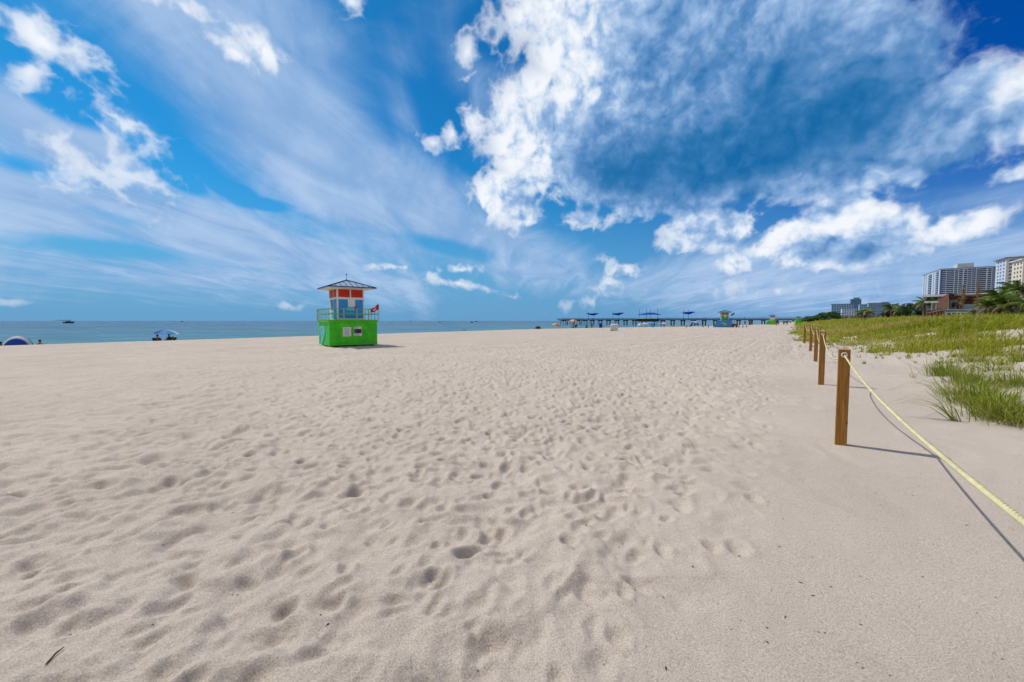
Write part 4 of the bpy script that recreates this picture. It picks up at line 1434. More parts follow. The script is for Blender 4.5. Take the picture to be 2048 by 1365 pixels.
cw = thing('sun_shelter', 'small white sun shelter on the sand under the left end of the green shelter', 'shelter', beyond(1283, 656, 112), R(8))
m = MB(); m.hexa([(-.9, -.7, 1.0), (.9, -.7, 1.0), (.9, .7, 1.0), (-.9, .7, 1.0), (-.5, -.4, 1.5), (.5, -.4, 1.5), (.5, .4, 1.5), (-.5, .4, 1.5)]); m.build('roof', CW, cw)
for x, y in ((-.86, -.66), (.86, -.66), (.86, .66), (-.86, .66)):
    m = MB(); m.box(x - .03, x + .03, y - .03, y + .03, -.2, 1.0); m.build('leg', WHITE, cw)
beach_umbrella('pale pink beach umbrella under the pier, left of the bright blue one', beyond(1289, 656, 116), [CP, CW], 1.2, 2.0)
person('person in dark clothes sitting below the pale pink umbrella', beyond(1290, 656, 116.3), R(30), 'sit', .5, BLK, BLK, SKIN2)
beach_umbrella('bright blue beach umbrella under the pier, right of the pale pink one', beyond(1303, 656, 118), [CLB], 1.3, 2.25)
person('person in black sitting to the right below the bright blue umbrella', beyond(1306, 656, 118.5), R(-30), 'sit', .5, BLK, REDC, SKIN2)
beach_umbrella('lilac beach umbrella below the pier, left of the yellow kayak', beyond(1327.5, 656, 122), [CLI, CP], 1.15, 2.1)
person('person in red sitting below the lilac umbrella', beyond(1327.5, 656, 122.3), R(20), 'sit', .5, REDC, NAVY)
beach_umbrella('blue and white beach umbrella tilted to the left, between kayak and seahorse tower', beyond(1385, 655, 128), [CLB, CLB, CW], 1.75, 2.1, .4, R(90))
person('person in black sitting right of the blue and white tilted umbrella', beyond(1381, 655, 128.5), R(30), 'sit', .5, BLK, NAVY, SKIN2)
person('person in red lying under the blue and white tilted umbrella', beyond(1384.5, 655, 128), R(80), 'lie', .5, REDC, BLK)
# yellow kayak drawn up on the sand
ky = thing('kayak', 'yellow kayak lying on the sand in front of the pier piles', 'kayak', beyond(1345, 655, 118) + Vector((0, 0, .05)), R(-14))
m = MB(); pts = []; rad = []
for i in range(13):
    u = i / 12 * 2 - 1
    pts.append((u * 1.75, 0, .22 + .20 * u * u)); rad.append(.03 + .30 * (1 - abs(u) ** 2.2))
m.tube(pts, rad, 10); m.build('hull', mat('yellow_plastic', (.55, .34, .02), rough=.35), ky, True)
m = MB(); m.lathe([(.20, .50), (.24, .53), (.20, .56)], 12, Matrix.Scale(2.0, 4, (1, 0, 0))); m.build('cockpit', BLACK, ky)
# traffic cones
cone = None
for px, py, lab in ((1373, 656, 'orange traffic cone on the sand left of the kayak people, leftmost of all'), (1406, 656, 'orange traffic cone left of the seahorse tower, farther one'), (1416.5, 656, 'orange traffic cone nearest to the left foot of the seahorse tower'),
                (1477.5, 655, 'orange traffic cone nearest to the right of the red buggy'), (1485.5, 655, 'middle one of three orange cones right of the buggy'), (1493, 655, 'orange traffic cone farthest right of the buggy')):
    p = beyond(px, py, 103)
    if cone is None:
        t = thing('traffic_cone', lab, 'traffic cone', p, 0, 'orange traffic cones round the seahorse tower')
        m = MB(); m.box(-.2, .2, -.2, .2, 0, .04); m.build('foot', BLACK, t)
        m = MB(); m.lathe([(.15, .04), (.035, .74), (.03, .76)], 10); m.build('body', mat('orange_plastic', (.75, .12, .03), rough=.5), t, True)
        cone = t
    else:
        t = copy_tree(cone); t.location = p; t['label'] = lab
# red beach buggy beside the seahorse tower
bg_ = thing('beach_buggy', 'red and black beach buggy parked right beside the seahorse tower', 'buggy', beyond(1464.5, 655, 101), R(6))
m = MB()
m.prism([(-1.0, .42), (-1.05, .70), (-.60, .78), (-.35, .62), (.15, .62), (.30, .86), (.85, .82), (1.05, .62), (1.0, .40)], -.55, .55)
m.build('body', mat('red_gloss', (.40, .012, .012), rough=.25, spec=.5), bg_)
for x in (-.68, .70):
    for y in (-.62, .62):
        w = MB(); M = Matrix.Translation((x, y, .30)) @ Matrix.Rotation(math.pi / 2, 4, 'X')
        w.lathe([(.12, -.12), (.27, -.12), (.30, -.08), (.30, .08), (.27, .12), (.12, .12)], 14, M); o = w.build('wheel', BLACK, bg_, True)
        w = MB(); w.lathe([(.03, -.125), (.12, -.122), (.12, .122), (.03, .125)], 10, M); w.build('rim', STEEL, o)
m = MB(); m.box(-.45, .20, -.42, .42, .63, .76); m.build('seat', BLK, bg_)
m = MB()
for y in (-.5, .5): m.tube([(-.85, y, .74), (-.62, y, 1.55), (.10, y, 1.58), (.45, y, .86)], .03, 6)
m.build('roll_cage', BLACK, bg_)
m = MB(); m.tube([(.28, -.2, .9), (.10, -.2, 1.02)], .02, 6); m.tube([(.10 + .02 * math.sin(a), -.2 + .16 * math.cos(a), 1.02 + .14 * math.sin(a)) for a in np.linspace(0, 2 * math.pi, 13)], .015, 5); m.build('steering_wheel', BLACK, bg_)
m = MB(); m.box(-1.0, -.62, -.45, .45, .78, 1.0); m.build('cargo_crate', mat('white_plastic', (.7, .7, .68)), bg_)

# walkers near the far towers
for px, d, k, top, leg, lab in ((1500.5, 137, .4, NAVY, NAVY, 'person in navy walking on the sand right of the cones'), (1499, 139, .2, NAVY, TEAL, 'person in navy and teal half hidden behind the walker in navy'),
        (1489.5, 150, .3, BLK, BLK, 'small dark person standing at the water right of the buggy'), (1552.5, 137, .3, BLK, TEAL, 'person in black standing at the right end of the lime tower'),
        (1556, 136, .6, NAVY, NAVY, 'person in navy walking, second from the lime tower'), (1567, 137, .4, TEAL, NAVY, 'person in teal, left one of a walking pair near the grass'),
        (1573.5, 136, .6, NAVY, BLK, 'person in navy and black, right one of a walking pair near the grass'), (1405, 128, .3, BLK, NAVY, 'person standing at the water left of the seahorse tower')):
    person(lab, beyond(px, 650, d), R(random.uniform(-60, 60)) + (math.pi if k > .4 else 0), 'stand', k, top, leg, SKIN2 if k < .35 else SKIN)
# people on the pier deck
pd = [(1187, NAVY, 'person in navy on the pier between the two dipping sails'), (1216, BLK, 'person in black on the pier left of the second sail'), (1222, TEAL, 'person in teal at the left pole of the second sail'),
      (1233, BLK, 'person in black under the second dipping sail'), (1246, NAVY, 'person in navy at the right end of the second sail'), (1336.5, BLK, 'person in black on the pier, left one above the kayak'),
      (1341, NAVY, 'person in navy on the pier, right one above the kayak'), (1395.5, NAVY, 'person in navy on the pier right of the last sail'), (1411.5, BLK, 'person in black leaning on the pier rail near the seahorse tower'),
      (1488.5, NAVY, 'person in navy on the shore end of the pier')]
for i, (px, top, lab) in enumerate(pd):
    person(lab, DV * PS + NV * pier_L(px) + Vector((0, 0, DK)) - DV * 2.6, R(40 * i), 'stand', (.2, .4, .6)[i % 3], top, NAVY, SKIN2 if i % 2 else SKIN)
# a head among the dune grass
person('dark haired bare shouldered person almost hidden in the dune grass', None or (lambda x, y: Vector((x, y, H(x, y) + .10)))(*at(1728.5, 642, 62).xy), R(70), 'stand', .3, None, NAVY)

# ------------------------------------------------------------------ boats
def boat(label, px, depth, length, outriggers=True, rz=0.0):
    p = at(px, 642, depth); p.z = SEA_Z
    t = thing('motor_boat', label, 'boat', p, rz, 'motor boats out at sea')
    s = length / 10
    m = MB()
    sec = [(-5, 1.5, .2, 1.3), (-2, 1.7, -.1, 1.35), (2, 1.5, -.1, 1.6), (4.2, .8, .3, 1.9), (5.4, .05, 1.2, 2.1)]
    for x, w, b0, t0 in sec:
        m.v += [(x * s, -w * .6 * s, (b0 - .3) * s), (x * s, w * .6 * s, (b0 - .3) * s), (x * s, w * s, t0 * s), (x * s, -w * s, t0 * s)]
    for i in range(len(sec) - 1):
        for k in range(4): m.f.append((i * 4 + k, i * 4 + (k + 1) % 4, i * 4 + 4 + (k + 1) % 4, i * 4 + 4 + k))
    m.f += [(3, 2, 1, 0), (16, 17, 18, 19)]
    m.build('hull', mat('navy_hull', (.02, .05, .12), rough=.3), t)
    m = MB(); m.hexa([(-2.2 * s, -1.1 * s, 1.4 * s), (1.8 * s, -1.1 * s, 1.4 * s), (1.8 * s, 1.1 * s, 1.4 * s), (-2.2 * s, 1.1 * s, 1.4 * s), (-2 * s, -.9 * s, 2.9 * s), (.9 * s, -.9 * s, 2.9 * s), (.9 * s, .9 * s, 2.9 * s), (-2 * s, .9 * s, 2.9 * s)]); m.build('cabin', mat('grey_cabin', (.16, .22, .32)), t)
    m = MB(); m.box(-2.6 * s, 1.3 * s, -1.2 * s, 1.2 * s, 3.7 * s, 3.85 * s)
    m.build('hard_top', POLE, t)
    m = MB()
    for x in (-2.4, 1.0):
        for y in (-1, 1): m.bar((x * s, y * s, 2.0 * s), (x * s, y * s, 3.72 * s), .12 * s)
    m.build('top_frame', POLE, t)
    if outriggers:
        for y in (-1, 1):
            m = MB(); m.tube([(0, y * 1.2 * s, 2.2 * s), (-3.5 * s, y * 5.5 * s, 3.6 * s), (-6.5 * s, y * 8.5 * s, 3.4 * s)], .30 * s, 5); m.build('outrigger', POLE, t)
    return t
boat('dark sport fishing boat with long outriggers, biggest boat on the left horizon', 137.5, 720, 16, True, R(8))
boat('tiny dark boat on the horizon above the tilted blue umbrella', 364, 1500, 9, False, R(10))
boat('small dark boat on the sea right of the near tower, left one of a pair', 943.5, 900, 8, False, R(20))
boat('tiny boat on the horizon, right one of a pair right of the near tower', 952, 1700, 12, False, R(-10))
boat('very small boat on the sea just right of the near tower flag', 879, 1200, 7, False, R(30))
boat('faint boat on the horizon between near tower and the small pair', 821, 2600, 12, False, R(5))
# ------------------------------------------------------------------ dune grass
def blades(roots, heading, length, width, lean, droop, rng):
    """Five-vertex tapering blades: root pair, middle pair, tip."""
    n = len(roots)
    dx = np.stack([np.cos(heading), np.sin(heading), np.zeros(n)], -1)
    sd = np.stack([-np.sin(heading), np.cos(heading), np.zeros(n)], -1)
    # the flat of the blade is turned at random
    tw = rng.uniform(0, math.pi, n)
    sd = sd * np.cos(tw)[:, None] + dx * np.sin(tw)[:, None]
    up = np.array([0, 0, 1.0])
    L = length[:, None]; ln = lean[:, None]; dr = droop[:, None]; w = width[:, None]
    p1 = roots + up * L * .42 * (1 - .25 * ln) + dx * L * .30 * ln
    p2 = roots + up * L * .74 * (1 - .35 * ln - .2 * dr) + dx * L * (.62 * ln + .16 * dr)
    p3 = roots + up * L * (1 - .55 * ln - .65 * dr) + dx * L * (.95 * ln + .48 * dr)
    V = np.stack([roots - sd * w * .5, roots + sd * w * .5, p1 - sd * w * .5, p1 + sd * w * .5, p2 - sd * w * .32, p2 + sd * w * .32, p3], 1)
    o = np.arange(n)[:, None] * 7
    Q = np.concatenate([o + np.array([[0, 1, 3, 2]]), o + np.array([[2, 3, 5, 4]])], 0)
    T = o + np.array([[4, 5, 6]])
    return V.reshape(-1, 3), Q, T

def grass_object(name, ra, m_, parent=None):
    V, Q, T = ra
    me = np_mesh(name, V, Q, T)
    return link(name, me, m_, parent)

GRASS = leaf_mat('dune_grass_blades', (.14, .20, .008), (.36, .38, .024), (.50, .37, .16), transl=.45, patch=.16)
GRASS_NEAR = leaf_mat('fresh_grass_blades', (.075, .15, .006), (.30, .38, .018), (.54, .43, .16), transl=.45)
STRAW = leaf_mat('straw_blades', (.22, .16, .07), (.34, .26, .13), None, transl=.25)

def scatter_band(rng, n, amin, amax, cmin, cmax, apow=1.0):
    u = rng.random(n)
    a = amin * (amax / amin) ** (u ** apow)
    c = rng.uniform(cmin, cmax, n)
    return a, c

def build_dune_grass():
    rng = np.random.default_rng(3)
    n = 150000
    a, c = scatter_band(rng, n, 3.0, 330.0, -34.0, 2.0)
    x = .5815 * a - .8135 * c; y = .8135 * a + .5815 * c
    # grassy edge of the dune: well behind the rope near the camera, crossing it further off
    edge = np.interp(a, [0, 16, 24, 32, 40, 60, 120, 330], [-6.2, -5.2, -3.6, -2.0, .3, 1.0, .5, 1.2])
    pat = fbm(x * .35, y * .35, 3, 90) * .6 + vnoise(x * 1.1, y * 1.1, 95) * .4
    d = edge - c + (pat - .5) * 3.2
    keep = rng.random(n) < (.20 * sstep(.0, 2.0, d) + .80 * sstep(2.0, 8.0, d)) * (.04 + .96 * sstep(.43, .60, pat))
    keep &= (y > 1.0) & (np.abs(x / np.maximum(y, .1)) < 1.55)
    x, y, pat, d = x[keep], y[keep], pat[keep], d[keep]
    # every clump is a spray of blades from one foot
    r0 = np.hypot(x, y)
    per = np.where(r0 < 30, 26, np.where(r0 < 70, 16, 9))
    cs = rng.lognormal(0, .32, len(x)) * (.5 + .8 * pat) * (.65 + .35 * sstep(0, 5, d))
    idx = np.repeat(np.arange(len(x)), per)
    k = len(idx)
    gx, gy = rng.normal(0, 1, k), rng.normal(0, 1, k)
    sp = (.05 + .07 * cs[idx]) * (1 + r0[idx] * .01)
    X, Y = x[idx] + gx * sp, y[idx] + gy * sp
    r = np.hypot(X, Y)
    hd = np.arctan2(gy, gx) + rng.normal(0, .7, k)
    # wind from the sea bends them inland
    wind = np.arctan2(-NV.y, -NV.x)
    hd = np.where(rng.random(k) < .35, wind + rng.normal(0, .6, k), hd)
    L = rng.uniform(.18, .60, k) * cs[idx]
    W = .005 + r * .00085
    lean = np.clip(rng.normal(.42, .30, k), 0, 1.2); droop = np.clip(rng.normal(.38, .28, k), 0, 1.1)
    ra = blades(np.stack([X, Y, terrain(X, Y) - .02], -1), hd, L, W * rng.uniform(.7, 1.3, k), lean, droop, rng)
    tag(grass_object('dune_grass', ra, GRASS), 'yellow green dune grass covering the low rise behind the rope', 'grass', kind='stuff')

    return k
NB_ = build_dune_grass()

def build_seed_heads():
    """Tall oat stems standing above the dune grass, and young shoots in the bare sand."""
    rng = np.random.default_rng(8)
    n = 420
    a = rng.uniform(10, 60, n); c = rng.uniform(-26, -5, n)
    x = .5815 * a - .8135 * c; y = .8135 * a + .5815 * c
    ok = (y > 2) & (np.abs(x / y) < 1.5)
    x, y = x[ok], y[ok]
    z = terrain(x, y)
    k = len(x)
    ra = blades(np.stack([x, y, z], -1), np.arctan2(-NV.y, -NV.x) + rng.normal(0, .6, k), rng.uniform(.8, 1.25, k), np.full(k, .010) + np.hypot(x, y) * .0002, rng.uniform(.05, .3, k), rng.uniform(.1, .5, k), rng)
    tag(grass_object('oat_stems', ra, STRAW), 'tall straw coloured oat stems rising above the dune grass', 'grass', kind='stuff')
    # shoots
    n = 620
    a = rng.uniform(9, 46, n); c = rng.uniform(-6.5, .2, n)
    edge = np.interp(a, [0, 16, 24, 32, 40, 60], [-6.2, -5.2, -3.6, -2.0, .3, 1.0])
    ok = rng.random(n) < np.exp(-np.maximum(c - edge, 0) / .75) * .9
    a, c = a[ok], c[ok]
    # each shoot a little fan of blades
    rep = 7
    x = .5815 * a - .8135 * c; y = .8135 * a + .5815 * c
    ok = y > 2
    x, y = np.repeat(x[ok], rep), np.repeat(y[ok], rep)
    x = x + rng.normal(0, .035, len(x)); y = y + rng.normal(0, .035, len(y))
    k = len(x)
    ra = blades(np.stack([x, y, terrain(x, y) - .01], -1), rng.uniform(0, 6.28, k), rng.uniform(.08, .26, k), np.full(k, .008) + np.hypot(x, y) * .0006, rng.uniform(.1, .9, k), rng.uniform(0, .6, k), rng)
    tag(grass_object('sand_sprigs', ra, GRASS_NEAR), 'small green sprigs scattered in the bare sand below the dune', 'grass', kind='stuff')
build_seed_heads()

def tussock(label, px, py, n, spread, lmin, lmax, seed, z=0.0, lean=.35, straw=.24, hd0=None, hspread=1.2):
    rng = np.random.default_rng(seed)
    p = place(px, py)
    t = thing('grass_tussock', label, 'grass tussock', p, 0, 'near tussocks of beach grass')
    def part(name, n, m_, lo, hi, ln):
        g = rng.normal(0, 1, (n, 2)) * np.array(spread) * .5
        hd = np.arctan2(g[:, 1], g[:, 0]) + rng.normal(0, .8, n)
        if hd0 is not None: hd = hd0 + rng.normal(0, hspread, n)
        zz = terrain(g[:, 0] + p.x, g[:, 1] + p.y) - p.z - .02
        ra = blades(np.stack([g[:, 0], g[:, 1], zz], -1), hd, rng.uniform(lo, hi, n) * 1.05, rng.uniform(.006, .014, n), np.clip(rng.normal(ln + .12, .32, n), 0, 1.2), np.clip(rng.normal(.35, .28, n), 0, 1), rng)
        grass_object(name, ra, m_, t)
    part('green_blades', n, GRASS_NEAR, lmin, lmax, lean)
    if straw: part('dry_blades', int(n * straw), STRAW, lmin * .35, lmax * .75, lean + .3)
    return t
SEAW = math.atan2(NV.y, NV.x)
tussock('round bright green tussock standing alone, upper left of the big near grass mass', 1893, 752, 330, (.36, .34), .32, .72, 1, lean=.28)
tussock('yellowish tussock at the top of the near grass mass', 1950, 724, 260, (.55, .26), .25, .55, 6, lean=.4)
tussock('tussock behind the tall left front one, beside the bare sand', 1932, 766, 230, (.34, .28), .3, .66, 13, lean=.3)
tussock('tall bright green tussock at the left front of the big near grass mass', 1943, 806, 340, (.36, .34), .32, .78, 2, lean=.3)
tussock('lush tussock between the tall left one and the lowest front corner', 1972, 814, 320, (.38, .32), .32, .72, 5, lean=.33)
tussock('lush tussock at the lowest front corner of the grass, roots showing in dark sand', 2003, 838, 340, (.34, .28), .32, .72, 3, lean=.36, straw=.6)
tussock('leaning dry tussock at the right photo edge, lowest grass of all', 2034, 850, 170, (.34, .28), .25, .6, 4, lean=.55, straw=.8)
tussock('thin yellow tussock in the sandy middle of the near grass mass', 1968, 775, 170, (.55, .35), .25, .55, 15, lean=.5, straw=.6)
tussock('tussock against the right photo edge above the lowest ones', 2040, 772, 270, (.46, .42), .3, .66, 7, lean=.35)
tussock('upper right tussock of the near grass mass at the photo edge', 2046, 724, 200, (.5, .3), .3, .6, 8, lean=.35)
tussock('sparse small tussock between the upper ones, sand all round', 1990, 742, 120, (.4, .25), .2, .5, 14, lean=.5, straw=.4)
tussock('thin dark blades lying over the sand left of the near grass mass', 1893, 792, 26, (.10, .10), .4, .75, 9, lean=.75, straw=0, hd0=SEAW + .2, hspread=.25)
tussock('sparse long blades bending seaward at the left foot of the near grass', 1912, 843, 30, (.08, .08), .45, .85, 10, lean=.7, straw=.3, hd0=SEAW + .1, hspread=.25)
tussock('small upright sprig alone in the sand left of the grass', 1824, 757, 12, (.06, .06), .2, .45, 11, lean=.35, straw=0)
tussock('dry wispy tuft on the sand between the round tussock and the thin blades', 1876, 752, 16, (.12, .1), .25, .5, 12, lean=.8, straw=.4, hd0=SEAW, hspread=.5)

# two tall sea oats with heavy plumes
def sea_oat(label, px, ytop, depth, seed):
    rng = np.random.default_rng(seed)
    p = at(px, 642, depth); p.z = H(p.x, p.y)
    top = at(px + 6, ytop, depth)
    t = thing('sea_oat', label, 'sea oat', p, 0, 'tall sea oats before the restaurant')
    h = top.z - p.z
    d = Vector((top.x - p.x + .05, 0, 0))
    pts = [Vector((d.x * u ** 2, .05 * u * u, h * u)) for u in np.linspace(0, 1, 12)]
    m = MB(); m.tube(pts, [.006 - .003 * u for u in np.linspace(0, 1, 12)], 5); m.build('stem', mat('straw_stem', (.36, .27, .13), rough=.9), t)
    k = 260
    u = rng.uniform(.74, 1.0, k)
    R0 = np.stack([d.x * u ** 2, .05 * u * u, h * u], -1)
    ra = blades(R0, rng.uniform(0, 6.28, k), rng.uniform(.06, .15, k) * (1.25 - .8 * np.abs(u - .86) / .14), rng.uniform(.010, .018, k), rng.uniform(.3, 1.0, k), rng.uniform(.2, .9, k), rng)
    grass_object('plume', ra, STRAW, t)
    k = 16
    ra = blades(np.stack([rng.normal(0, .03, k), rng.normal(0, .03, k), np.zeros(k)], -1), rng.uniform(0, 6.28, k), rng.uniform(.4, .9, k), np.full(k, .009), rng.uniform(.2, .8, k), rng.uniform(.2, .7, k), rng)
    grass_object('leaves', ra, GRASS_NEAR, t)
sea_oat('tall sea oat with a thick tan plume in front of the restaurant canopy', 1922, 572, 10.5, 1)
sea_oat('second tall sea oat, right of the thicker plume, against the white tower', 1952, 568, 11.5, 2)

# bits of weed and shell on the sand
def debris():
    rng = np.random.default_rng(21)
    V = []; T = []
    n = 130
    for k in range(n):
        px = rng.uniform(1150, 2040) if k < 105 else rng.uniform(100, 1150); py = 700 + 650 * rng.random() ** .7
        p = gnd(px, py)
        if p.y > 14: continue
        s = rng.uniform(.0018, .0045) * (1.0 + p.y * .10); a = rng.uniform(0, 6.28)
        l = s * rng.uniform(1, 3.2)
        z = H(p.x, p.y) + RELIEF(np.array([p.x]), np.array([p.y]))[0]
        o = len(V)
        for u, v, w in ((-l, 0, .0), (0, s, .004), (l, 0, .0), (0, -s, .004), (0, 0, s * .9)):
            V.append((p.x + u * math.cos(a) - v * math.sin(a), p.y + u * math.sin(a) + v * math.cos(a), z + w))
        T += [(o, o + 1, o + 4), (o + 1, o + 2, o + 4), (o + 2, o + 3, o + 4), (o + 3, o, o + 4), (o, o + 3, o + 1), (o + 1, o + 3, o + 2)]
    me = np_mesh('beach_debris', np.array(V), None, np.array(T))
    o = link('beach_debris', me, leaf_mat('debris', (.02, .012, .008), (.10, .05, .025), (.45, .40, .34), transl=.05))
    tag(o, 'tiny scraps of weed, leaf and shell lying on the sand', 'debris', kind='stuff')
debris()
st = thing('twig', 'thin dark twig lying on the sand at the lower left', 'twig', (0, 0, 0))
p0, p1 = gnd(92, 1337), gnd(128, 1303)
zz = lambda p: H(p.x, p.y) + float(RELIEF(np.array([p.x]), np.array([p.y]))[0])
st.location = (p0.x, p0.y, zz(p0) + .006)
m = MB(); m.tube([(0, 0, 0), tuple((p1 - p0) * .5 + Vector((.004, 0, zz(p1) * .5 - zz(p0) * .5 + .012))), tuple((p1 - p0) + Vector((0, 0, zz(p1) - zz(p0) + .004)))], [.003, .004, .002], 6)
m.build('stem', mat('dark_twig', (.03, .02, .014), rough=.9), st)

# ------------------------------------------------------------------ palms, bushes
def leaf_cloud(rng, lobes, n, size, gap=.0):
    """Leaf-sized quads spread through overlapping lobes (centre, radii)."""
    V = []; Q = []
    w = np.array([l[1][0] * l[1][1] for l in lobes]); w = w / w.sum()
    which = rng.choice(len(lobes), n, p=w)
    C = np.array([l[0] for l in lobes])[which]; Rr = np.array([l[1] for l in lobes])[which]
    d = rng.normal(0, 1, (n, 3)); d /= np.linalg.norm(d, axis=1)[:, None]
    rad = rng.uniform(.55, 1.0, n) ** .5
    P = C + d * Rr * rad[:, None]
    q = fbm(P[:, 0] * .9 + P[:, 2] * .7, P[:, 1] * .9 - P[:, 2] * .5, 2, 123)
    ok = (q > .36 + gap) & (P[:, 2] > .05)
    P = P[ok]; d = d[ok]; n = len(P)
    nr = d + rng.normal(0, .55, (n, 3)) + np.array([0, 0, .35]); nr /= np.linalg.norm(nr, axis=1)[:, None]
    t = np.cross(nr, rng.normal(0, 1, (n, 3))); t /= np.linalg.norm(t, axis=1)[:, None]
    b = np.cross(nr, t)
    s = size * rng.uniform(.6, 1.3, n)[:, None]
    V = np.stack([P - t * s * .5, P + b * s * .32, P + t * s * .5, P - b * s * .32], 1).reshape(-1, 3)
    o = np.arange(n)[:, None] * 4
    return V, o + np.array([[0, 1, 2, 3]])

def bush(name, label, cat, loc, lobes, n, size, m_, trunks, seed, group=None):
    rng = np.random.default_rng(seed)
    t = thing(name, label, cat, loc, 0, group)
    V, Q = leaf_cloud(rng, lobes, n, size)
    link('crown', np_mesh('crown', V, Q), m_, t)
    for k in range(trunks):
        c, r_ = lobes[k % len(lobes)]
        b0 = Vector((c[0] * .55 + rng.uniform(-.3, .3), c[1] * .55, -.2))
        mid = Vector((c[0] * .8, c[1] * .8, c[2] * .55)); top = Vector((c[0], c[1], c[2] + r_[2] * .3))
        m = MB(); m.tube([b0, mid, top], [.16, .10, .04], 7)
        for q in range(4):
            e = top.lerp(mid, .4) + Vector((rng.uniform(-1, 1) * r_[0] * .6, rng.uniform(-1, 1) * r_[1] * .6, rng.uniform(.1, .6) * r_[2]))
            m.tube([mid.lerp(top, .2 + .15 * q), e], [.05, .02], 5)
        m.build('trunk', mat('grey_bark', (.13, .10, .08), rough=.9, var=.3, scale=2), t, True)
    return t
LEAF_SG = leaf_mat('seagrape_leaves', (.014, .050, .008), (.040, .115, .014), (.080, .17, .020), transl=.2)
LEAF_D = leaf_mat('dark_bush_leaves', (.012, .042, .010), (.030, .085, .014), (.07, .13, .02), transl=.2)
DRYB = leaf_mat('dry_brush', (.10, .075, .055), (.17, .13, .10), (.10, .12, .04), transl=.1)

def lobes_from(depth, spots, dy=2.5):
    """spots: (px, py centre, rx px, ry px) at a distance -> local lobes round the first spot's foot."""
    k = depth / FPX
    c0 = at(spots[0][0], 642, depth)
    gz = H(c0.x, c0.y)
    out = []
    for px, py, rx, ry in spots:
        p = at(px, py, depth)
        out.append(((p.x - c0.x, random.uniform(-.4, .4) * dy, p.z - gz), (rx * k, max(rx * k * .7, dy * .5), ry * k)))
    return Vector((c0.x, c0.y, gz)), out

def far_bush(label, depth, spots, n, size, m_, trunks, seed, name='sea_grape_bush', cat='bush'):
    loc, lb = lobes_from(depth, spots)
    return bush(name, label, cat, loc, lb, n, size, m_, trunks, seed, 'bushes and trees behind the dune')
far_bush('rounded dark green sea grape bush, biggest of those left of the far hotels', 150, [(1655, 633, 22, 9), (1640, 634, 14, 7), (1672, 634, 14, 8), (1662, 629, 14, 5), (1648, 630, 12, 5)], 5200, .42, LEAF_SG, 4, 31)
far_bush('low green bush sloping down left beside the biggest sea grape', 160, [(1624, 638, 16, 6), (1612, 640, 12, 4), (1634, 636, 10, 6)], 2600, .42, LEAF_SG, 2, 32)
far_bush('long low strip of green bushes far down the beach behind the farthest tower', 260, [(1597, 642, 16, 3.5), (1580, 644, 14, 2.5), (1612, 641, 12, 4)], 1800, .55, LEAF_SG, 1, 33)
far_bush('bright dark green bush between the middle palms and the restaurant', 95, [(1828, 622, 18, 13), (1812, 626, 16, 10), (1840, 628, 12, 9), (1822, 614, 12, 8), (1850, 627, 10, 7)], 5200, .34, LEAF_D, 4, 34)
far_bush('low green hedge in front of the right end of the far hotels', 110, [(1780, 628, 16, 9), (1765, 631, 12, 6), (1795, 626, 14, 9), (1803, 630, 10, 7)], 3200, .36, LEAF_D, 3, 35)
far_bush('greyish dry brush below the far hotels', 120, [(1700, 636, 18, 5), (1722, 635, 16, 6), (1745, 635, 16, 6), (1765, 636, 12, 5), (1685, 638, 12, 4)], 3600, .34, DRYB, 3, 36, 'dry_brush', 'brush')
far_bush('dark green bushes filling the foot of the palms at the right edge', 58, [(1985, 622, 24, 12), (2010, 624, 24, 11), (2040, 620, 26, 14), (1965, 628, 14, 8)], 5200, .26, LEAF_D, 4, 37)

def frond_mesh(length, rng, dry=False):
    """One feather leaf: an arching midrib with hanging leaflets."""
    mb = MB()
    n = 20
    rib = []
    for i in range(n + 1):
        u = i / n
        rib.append(Vector((length * (u - .18 * u ** 3), 0, length * (.46 * u - .62 * u * u))))
    mb.tube(rib, [.035 * (1 - .8 * i / n) for i in range(n + 1)], 5)
    V = []; F = []
    for i in range(2, n + 1):
        for s in (-1, 1):
            for h in (0, .5):
                if i == n and h: continue
                u = (i + h) / n
                p = rib[i].lerp(rib[min(i + 1, n)], h)
                ll = length * .26 * math.sin(math.pi * min(1, .12 + u * .86)) ** .7 * rng.uniform(.8, 1.15) * (.75 if dry else 1)
                d = Vector((.55, s * .85, -.38 - .3 * rng.random())).normalized()
                q = p + d * ll * .55; e = p + d * ll + Vector((0, 0, -ll * .22))
                w = length * .012
                o = len(mb.v)
                mb.v += [tuple(p + Vector((-w, 0, 0))), tuple(p + Vector((w, 0, 0))), tuple(q + Vector((w, 0, .01))), tuple(q + Vector((-w, 0, .01))), tuple(e)]
                mb.f += [(o, o + 1, o + 2, o + 3), (o + 3, o + 2, o + 4)]
    me = bpy.data.meshes.new('frond')
    me.from_pydata(mb.v, [], mb.f)
    return me
FROND = leaf_mat('palm_leaflets', (.045, .11, .014), (.13, .20, .028), (.22, .25, .06), transl=.25)
FDRY = leaf_mat('dry_palm_leaflets', (.16, .12, .06), (.26, .21, .13), None, transl=.2)
_fr = np.random.default_rng(77)
FR = [frond_mesh(1.0, _fr) for _ in range(3)]
FRD = frond_mesh(1.0, _fr, True)
for q in FR: q.materials.append(FROND)
FRD.materials.append(FDRY)
